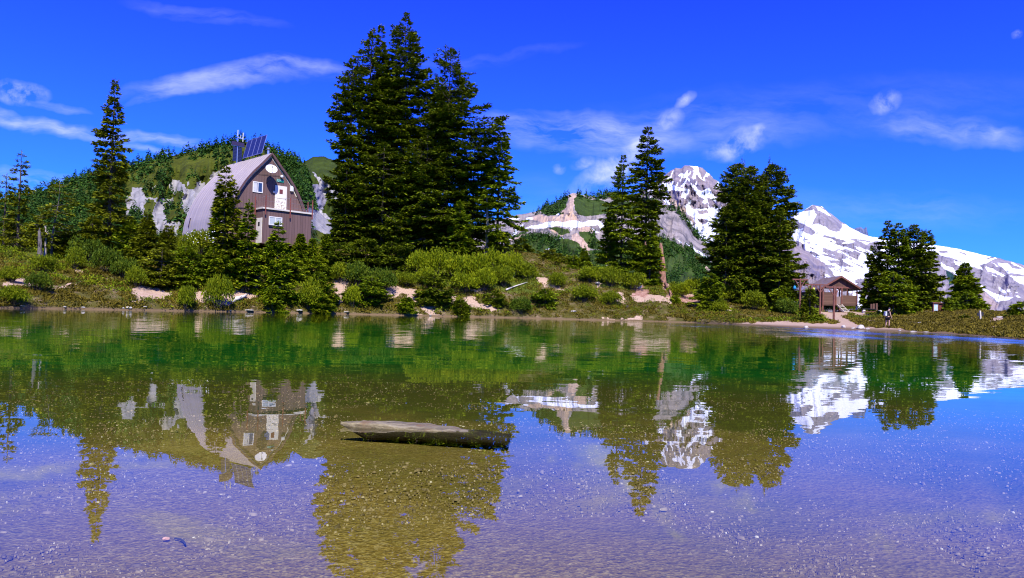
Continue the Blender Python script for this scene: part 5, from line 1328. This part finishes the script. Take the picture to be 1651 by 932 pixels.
rock(1376, 530, 4, 2.2, 'small stone between the two pale boulders', 2)
rock(1399, 531, 5, 2.2, 'low stone just right of the largest boulder', 3)
rock(1450, 533.5, 5, 1.6, 'flat pale stone at the waterline right of the hiker', 1)
rock(1473, 535, 6, 1.6, 'long flat stone at the waterline below the information board', 2)
rock(1483, 521, 4.5, 1.8, 'white stone on the heath in front of the conifers behind the bench', 0)
rock(1493, 536, 5, 1.5, 'flat stone at the waterline left of the signpost', 4)
rock(207, 497, 6, 3, 'white stone at the waterline under the sandy scar, larger of two', 0)
rock(199, 498, 2.5, 2, 'small white stone left of the larger white one', 1)
rock(233, 498, 6, 2, 'flat pale stone at the waterline right of the white one', 2)
rock(134, 497.5, 3.5, 1.8, 'small pale stone at the waterline below the bare slope', 3)
rock(104, 496, 4.5, 1.6, 'flat pale stone at the waterline left of the small one', 4)
rock(36, 494, 5, 1.5, 'flat stone at the waterline near the picture edge', 0)
rock(376, 488, 8, 5, 'pale blocky rock at the right edge of the round olive bush', 1)
rock(371, 502, 3, 1.4, 'small white stone at the waterline under the pale blocky rock', 2)
rock(401, 503, 9, 1.6, 'long flat stone ledge at the waterline below the hut', 3)
rock(482, 503.5, 9, 2.5, 'grey flat ledge stone at the waterline, left of the drooping bush', 4)
rock(234, 459, 5, 2.2, 'white stone at the foot of the fir thicket above the sandy scar', 0)
rock(694, 509, 3.5, 1.2, 'small white stone at the end of the widest sand scar', 1)
rock(558, 506, 8, 1.2, 'flat pale ledge at the waterline below the narrow sand scar', 2)
rock(790, 492.5, 2, 1.6, 'tiny white stone at the last sand scar', 3)
rock(876, 409, 9, 8, 'pale boulder on the rise below the snowfield', 4, 'boulder', group=None, Y=94)
rock(964, 458, 8, 3, 'pale flat rock on the slope below the tall pair', 1)
rock(925, 503, 6, 2, 'small pale rock on the heath near the water below the rise', 2)
rock(1030, 465, 7, 10, 'reddish weathered rock outcrop below the tall pair', 3)
rock(1300, 498, 5, 3.5, 'pinkish stone at the foot of the tallest hanging pole', 0)
rock(1590, 525, 5, 2, 'pale stone on the trail below the signpost', 1)
rock(1613, 512, 7, 2, 'pale slab on the trail at the picture edge', 2)

# ------------------------------------------------------------------ half-sunken log
def build_log():
    n = 40; k = 14; vs = []
    a = at(549, 685, 1); 
    def wp(px, py):
        d = ray(px, py); t = -CAMZ / d.z; return Vector((d.x * t, d.y * t, 0))
    A, B = wp(549, 688), wp(818, 701); ax = B - A; L = ax.length; e = ax.normalized(); nn = Vector((-e.y, e.x, 0))
    for i in range(n + 1):
        t = i / n; c = A + ax * t
        w = .112 * min(1, (t / .40) ** .7 + .01) * (1 - .55 * max(0, t - .55)) * (1 + .05 * math.sin(t * 31))
        z0 = .024 - .052 * t
        for j in range(k):
            th = 6.283 * j / k; cx_, cz_ = math.cos(th), math.sin(th)
            wx = w * cx_ * (1 + .06 * (float(vnoise(t * 18 + 3, j * 1.7, 5)) - .5)); 
            wx *= (1 if cz_ > -.2 else .9); zt = (.015 * abs(cz_) ** .6 if cz_ > 0 else -(.078 + z0) * abs(cz_) ** .4) * min(1, t * 6 + .12) + .014 * (float(vnoise(t * 26, j * 2.1, 6)) - .5) * (1 if cz_ > 0 else 0)
            p = c + nn * (wx + w * .95) + Vector((0, 0, z0 + zt)); vs.append(p)
    fs = [(i * k + j, i * k + (j + 1) % k, (i + 1) * k + (j + 1) % k, (i + 1) * k + j) for i in range(n) for j in range(k)] + [tuple(range(k)), tuple(range(n * k, n * k + k))]
    m_ = NT('waterlogged_wood'); v = m_.pos()
    rot = math.atan2(e.y, e.x); mv = m_.map(v, (3, 26, 10), (0, 0, -rot))
    f = m_.noise(mv, 1.6, 7, .7); f2 = m_.noise(v, 9, 5, .6)
    cc = m_.ramp(f, [(.25, (.03, .022, .010)), (.42, (.13, .10, .045)), (.6, (.30, .25, .13)), (.8, (.46, .40, .24))])
    cc = m_.mix(m_.step(f2, .52, .68), cc, (.19, .12, .05)); cc = m_.mix(m_.step(m_.node('ShaderNodeSeparateXYZ', {0: v}).outputs[2], .003, -.006), cc, (.035, .026, .010))  # below the waterline: wet algae-dark wood, with the log's shaded underside painted in
    m_.col(cc); m_.set(Roughness=.8); m_.bump(f, .9, .02)
    tag(MB().add(vs, fs).build('sunken_log', m_.m, None, smooth=True), 'weathered driftwood log half sunk in the clear shallow water', 'log')
build_log()
def build_twig():
    def bp(px, py, dep=.13):
        d = ray(px, py); t = -(CAMZ + dep) / d.z; p = Vector((d.x * t, d.y * t, 0)); p.z = gz(p.x, p.y) + .012; return p
    tag(MB().tube([bp(280, 912), bp(288, 913.5), (bp(294, 918)), bp(297, 924)], .0028, 5).build('sunken_twig', M['dark'], None, smooth=True), 'thin dark curved twig lying on the gravel under water', 'twig')
    p = bp(266, 913); o = link('pink_pebble', RM[1], None, p + Vector((0, 0, .002)), (0, 0, .3), (.0115, .009, .005)); o.data = RM[1].copy(); o.data.materials.clear(); o.data.materials.append(simple('pink_stone', (.75, .42, .28), .7)); tag(o, 'pinkish-orange pebble beside the dark curved twig', 'pebble')
build_twig()

# ------------------------------------------------------------------ hiker
def skinned(name, verts, edges, rad, mat, parent, lvl=2, root=0):
    me = bpy.data.meshes.new(name); me.from_pydata(verts, edges, []); o = link(name, me, parent)
    s = o.modifiers.new('skin', 'SKIN'); me.skin_vertices  # created by the modifier
    sv = me.skin_vertices[0].data if me.skin_vertices else None
    if sv is None:
        bpy.context.view_layer.objects.active = o; bpy.ops.mesh.customdata_skin_add(); sv = me.skin_vertices[0].data
    for i, r_ in enumerate(rad): sv[i].radius = (r_, r_) if not isinstance(r_, tuple) else r_; sv[i].use_root = (i == root)
    sb = o.modifiers.new('sub', 'SUBSURF'); sb.levels = sb.render_levels = lvl
    bpy.context.view_layer.update(); dg = bpy.context.evaluated_depsgraph_get(); m2 = bpy.data.meshes.new_from_object(o.evaluated_get(dg))
    m2.materials.clear(); m2.materials.append(mat); m2.polygons.foreach_set("use_smooth", [True] * len(m2.polygons)); o.modifiers.clear(); o.data = m2; m2.name = name
    return o
def build_person():
    g = ground(1431, 528.6); Y = g.y; p = at(1431, 529, Y); z = gz(p.x, Y); H = at(1433, 496.5, Y).z - z; k = H / 1.74
    h = empty('person', (p.x, Y, z), R(12)); h.scale = (k, k, k)
    tag(h, 'person walking along the sandy shore, head bowed, in dark sleeveless top and black shorts', 'person')
    skin = simple('skin', (.50, .30, .21), .6, bump=0, var=.06); cloth = simple('black_cloth', (.012, .011, .014), .8, bump=.1); hat = simple('grey_cap', (.10, .11, .14), .8, bump=.1); shoe = simple('dark_shoe', (.07, .05, .045), .7)
    hd = Vector((.16, 0, 1.60))
    V = [(0, 0, .95), (0, 0, 1.12), (.02, 0, 1.30), (.06, 0, 1.42), (.095, 0, 1.49), (.13, 0, 1.56), (.165, 0, 1.64),
         (-.01, .09, .90), (-.04, .10, .50), (-.10, .10, .10), (.02, .10, .045),
         (.01, -.09, .90), (.09, -.10, .50), (.05, -.10, .10), (.17, -.10, .045),
         (.05, .19, 1.38), (.06, .24, 1.10), (.16, .23, .88), (.19, .22, .80),
         (.05, -.19, 1.38), (.10, -.24, 1.11), (.20, -.23, .90), (.23, -.22, .82)]
    E = [(0, 1), (1, 2), (2, 3), (3, 4), (4, 5), (5, 6), (0, 7), (7, 8), (8, 9), (9, 10), (0, 11), (11, 12), (12, 13), (13, 14), (3, 15), (15, 16), (16, 17), (17, 18), (3, 19), (19, 20), (20, 21), (21, 22)]
    Rr = [(.14, .12), (.12, .10), (.14, .11), (.12, .09), .055, .075, .085, .095, .062, .04, .035, .095, .062, .04, .035, .055, .04, .03, .028, .055, .04, .03, .028]
    # fingers rooted in the palm
    for hi, (hx_, hy_, hz_) in ((18, (.19, .22, .80)), (22, (.23, -.22, .82))):
        for q in range(4):
            b = len(V); y = hy_ + (q - 1.5) * .019; l = (.075, .085, .08, .062)[q]
            V += [(hx_ + .015, y, hz_ - .02), (hx_ + .02, y, hz_ - .02 - l * .5), (hx_ + .01, y, hz_ - .02 - l)]; E += [(hi, b), (b, b + 1), (b + 1, b + 2)]; Rr += [.010, .009, .0075]
        b = len(V); V += [(hx_ + .045, hy_ * .93, hz_), (hx_ + .06, hy_ * .9, hz_ - .035)]; E += [(hi, b), (b, b + 1)]; Rr += [.011, .009]
    body = skinned('body', V, E, Rr, skin, h, 2)
    # head features
    hm = MB(); c = Vector((.185, 0, 1.615)); 
    for s in (-1, 1): hm.tube([c + Vector((.05, s * .03, .02)), c + Vector((.075, s * .03, .015))], .010, 6)
    hm.tube([c + Vector((.065, 0, .01)), c + Vector((.10, 0, -.015))], [.008, .013], 6); hm.build('nose', skin, h)
    skinned('top', [(0, 0, .93), (0, 0, 1.12), (.02, 0, 1.30), (.055, 0, 1.43), (.05, .15, 1.40), (.05, -.15, 1.40)], [(0, 1), (1, 2), (2, 3), (3, 4), (3, 5)], [(.19, .16), (.175, .15), (.20, .165), (.17, .13), .10, .10], cloth, h, 2)
    skinned('shorts', [(0, 0, .97), (-.005, .09, .86), (-.02, .10, .62), (.0, -.09, .86), (.06, -.10, .62)], [(0, 1), (1, 2), (0, 3), (3, 4)], [(.185, .16), .145, .125, .145, .125], cloth, h, 1)
    skinned('cap', [(.13, 0, 1.68), (.17, 0, 1.70), (.25, 0, 1.655)], [(0, 1), (1, 2)], [(.10, .095), (.10, .09), (.055, .025)], hat, h, 2)
    for x, y in ((-.10, .10), (.05, -.10)):
        skinned('shoe', [(x, y, .06), (x + .07, y, .045), (x + .17, y, .035)], [(0, 1), (1, 2)], [(.048, .06), (.045, .045), (.04, .03)], shoe, h, 2)
    b = empty('backpack', (p.x, Y, z), R(12)); b.scale = (k, k, k); tag(b, 'pale grey small backpack worn on the hiker', 'backpack')
    MB().box(-.30, -.14, -.13, .13, 1.02, 1.42).build('bag_body', simple('pale_pack', (.55, .57, .58), .8, bump=.2), b, bevel=.05)
    MB().box(-.345, -.305, -.10, .10, 1.05, 1.22).build('front_pocket', simple('grey_pack', (.35, .37, .38), .8), b, bevel=.02)
    mb = MB()
    for s in (-1, 1): mb.tube([(-.14, s * .09, 1.38), (-.02, s * .10, 1.49), (.13, s * .10, 1.42), (.16, s * .11, 1.25), (.0, s * .16, 1.10), (-.14, s * .1, 1.08)], .016, 5)
    mb.build('strap', simple('dark_strap', (.05, .05, .06), .8), b)
build_person()

# ------------------------------------------------------------------ sky, clouds, sun
SUN_EL, SUN_AZ = R(50), R(12)      # azimuth measured from straight behind the camera, negative = from the left
sd = Vector((math.sin(SUN_AZ) * math.cos(SUN_EL), -math.cos(SUN_AZ) * math.cos(SUN_EL), math.sin(SUN_EL)))   # toward the sun
sl = bpy.data.lights.new('sun', 'SUN'); sl.energy = 5.0; sl.angle = R(.53); sl.color = (1.0, .955, .88)
so = bpy.data.objects.new('sun', sl); COL.objects.link(so); so.rotation_euler = (-sd).to_track_quat('-Z', 'Y').to_euler(); so.location = (0, -20, 60)
w = bpy.data.worlds.new("World"); sc.world = w; w.use_nodes = True; nt = w.node_tree; nd = nt.nodes; lk = nt.links
bg = nd['Background']
sky = nd.new('ShaderNodeTexSky'); sky.sky_type = 'NISHITA'; sky.sun_disc = False; sky.sun_elevation = SUN_EL
sky.sun_rotation = math.atan2(sd.x, sd.y); sky.altitude = 1600; sky.air_density = 1.0; sky.dust_density = .3; sky.ozone_density = 3.0
def wn(t, ins=None, **kw):
    n = nd.new(t)
    for k, v in kw.items(): setattr(n, k, v)
    for k, v in (ins or {}).items():
        if isinstance(v, bpy.types.NodeSocket): lk.new(v, n.inputs[k])
        else: n.inputs[k].default_value = v
    return n
def wm(op, a, b=0.0): return wn('ShaderNodeMath', {0: a, 1: b}, operation=op).outputs[0]
zen = wn('ShaderNodeMapRange', {0: wn('ShaderNodeSeparateXYZ', {0: wn('ShaderNodeTexCoord').outputs['Generated']}).outputs[2], 1: .12, 2: .42}).outputs[0]
tint = wn('ShaderNodeMix', {0: zen, 6: (.115, .43, 2.2, 1), 7: (.10, .235, 2.2, 1)}, data_type='RGBA').outputs[2]
gam0 = wn('ShaderNodeMix', {0: 1.0, 6: sky.outputs[0], 7: tint}, data_type='RGBA', blend_type='MULTIPLY').outputs[2]
gs = wn('ShaderNodeSeparateColor', {0: gam0})
gam = wn('ShaderNodeCombineColor', {0: gs.outputs[0], 1: gs.outputs[1], 2: wn('ShaderNodeMath', {0: gs.outputs[2], 1: 11.0}, operation='MINIMUM').outputs[0]}).outputs[0]
hs = wn('ShaderNodeHueSaturation', {'Saturation': 1.0, 'Value': 1.0, 'Color': gam}).outputs[0]
# directions as slopes X/Y and Z/Y
tc = wn('ShaderNodeTexCoord').outputs['Generated']; sx = wn('ShaderNodeSeparateXYZ', {0: tc})
ysafe = wm('MAXIMUM', sx.outputs[1], .02)
U = wm('DIVIDE', sx.outputs[0], ysafe); V = wm('DIVIDE', sx.outputs[2], ysafe)
uv = wn('ShaderNodeCombineXYZ', {0: U, 1: V, 2: 0.0}).outputs[0]
warp = wn('ShaderNodeTexNoise', {'Vector': uv, 'Scale': 9.0, 'Detail': 4.0, 'Roughness': .6})
uvw = wn('ShaderNodeVectorMath', {0: uv, 1: wn('ShaderNodeVectorMath', {0: wn('ShaderNodeVectorMath', {0: warp.outputs['Color'], 1: (.5, .5, .5)}, operation='SUBTRACT').outputs[0], 3: .045}, operation='SCALE').outputs[0]}, operation='ADD').outputs[0]
wisp = wn('ShaderNodeTexNoise', {'Vector': wn('ShaderNodeMapping', {'Vector': uvw, 'Scale': (1, 4.5, 1), 'Rotation': (0, 0, R(-9))}).outputs[0], 'Scale': 7.0, 'Detail': 7.0, 'Roughness': .62}).outputs[0]
puff = wn('ShaderNodeTexNoise', {'Vector': uvw, 'Scale': 24.0, 'Detail': 6.0, 'Roughness': .6}).outputs[0]
def blob(px, py, rx, ry, rot, wt):
    d = ray(px, py); cu, cv = d.x / d.y, d.z / d.y
    mp = wn('ShaderNodeMapping', {'Vector': uvw, 'Location': (cu, cv, 0), 'Rotation': (0, 0, R(rot)), 'Scale': (rx / F, ry / F, 1)}, vector_type='TEXTURE')
    g = wn('ShaderNodeTexGradient', {0: mp.outputs[0]}, gradient_type='SPHERICAL').outputs['Fac']
    return wm('MULTIPLY', wn('ShaderNodeMapRange', {0: g, 1: 0.0, 2: .7}).outputs[0], wt)
def total(bl):
    t = None
    for b in bl:
        q = blob(*b); t = q if t is None else wm('MAXIMUM', t, q)
    return t
wis = total([(370, 122, 200, 24, 9, .8), (470, 105, 110, 14, 4, .7), (290, 145, 100, 12, 12, .6), (70, 205, 170, 15, -5, 1.0), (250, 222, 130, 13, -8, .9), (20, 190, 90, 10, -14, .7), (60, 292, 140, 22, 0, .8), (235, 240, 60, 8, -20, .6), (90, 172, 60, 8, -4, .5),
             (960, 215, 210, 42, 0, .85), (860, 205, 110, 20, -4, .7), (1180, 210, 190, 46, 4, .30), (1520, 205, 150, 30, -3, .5), (1610, 215, 70, 22, -5, .5), (1100, 178, 130, 14, 4, .3), (700, 100, 260, 12, 8, .15), (1450, 340, 260, 40, 0, .18), (330, 20, 150, 16, -8, .22), (1000, 330, 260, 70, 0, .14), (1300, 180, 500, 60, 6, .12)])
puf = total([(28, 150, 58, 24, -3, .95), (985, 270, 88, 30, 34, 1.0), (940, 262, 26, 12, 10, .7), (898, 270, 14, 8, 0, .7), (1190, 238, 62, 24, 16, 1.0), (1222, 222, 26, 14, 40, .8), (1430, 165, 34, 22, 10, .75), (1075, 190, 28, 18, 20, .7), (1104, 162, 24, 9, 42, .7), (1570, 208, 22, 14, 0, .35), (1636, 56, 12, 9, 10, .7), (1605, 210, 20, 12, 0, .35), (1028, 232, 34, 14, 25, .8)])
cw = wm('MULTIPLY', wis, wn('ShaderNodeMapRange', {0: wisp, 1: .36, 2: .68}).outputs[0])
cp = wm('MULTIPLY', puf, wn('ShaderNodeMapRange', {0: puff, 1: .38, 2: .68}).outputs[0])
cl = wm('MULTIPLY', wm('MINIMUM', wm('ADD', wm('MULTIPLY', cw, .62), wm('MULTIPLY', cp, .72)), .85), wm('GREATER_THAN', sx.outputs[1], .05))
cm = wn('ShaderNodeMix', {0: cl, 6: hs, 7: (5.4, 5.8, 7.6, 1)}, data_type='RGBA').outputs[2]
lk.new(cm, bg.inputs[0]); bg.inputs[1].default_value = .12

# ------------------------------------------------------------------ render settings
sc.render.engine = 'CYCLES'
cy = sc.cycles; cy.max_bounces = 8; cy.diffuse_bounces = 2; cy.glossy_bounces = 3; cy.transmission_bounces = 4; cy.transparent_max_bounces = 10; cy.volume_bounces = 0
cy.use_denoising = True; cy.pixel_filter_type = 'BLACKMAN_HARRIS'; cy.filter_width = 1.1; cy.caustics_reflective = False; cy.caustics_refractive = False; cy.sample_clamp_indirect = 4
sc.render.resolution_x = 1024; sc.render.resolution_y = 578
vs_ = sc.view_settings; vs_.view_transform = 'Standard'; vs_.look = 'None'; vs_.exposure = 0.52; vs_.gamma = 1.0; vs_.use_curve_mapping = False
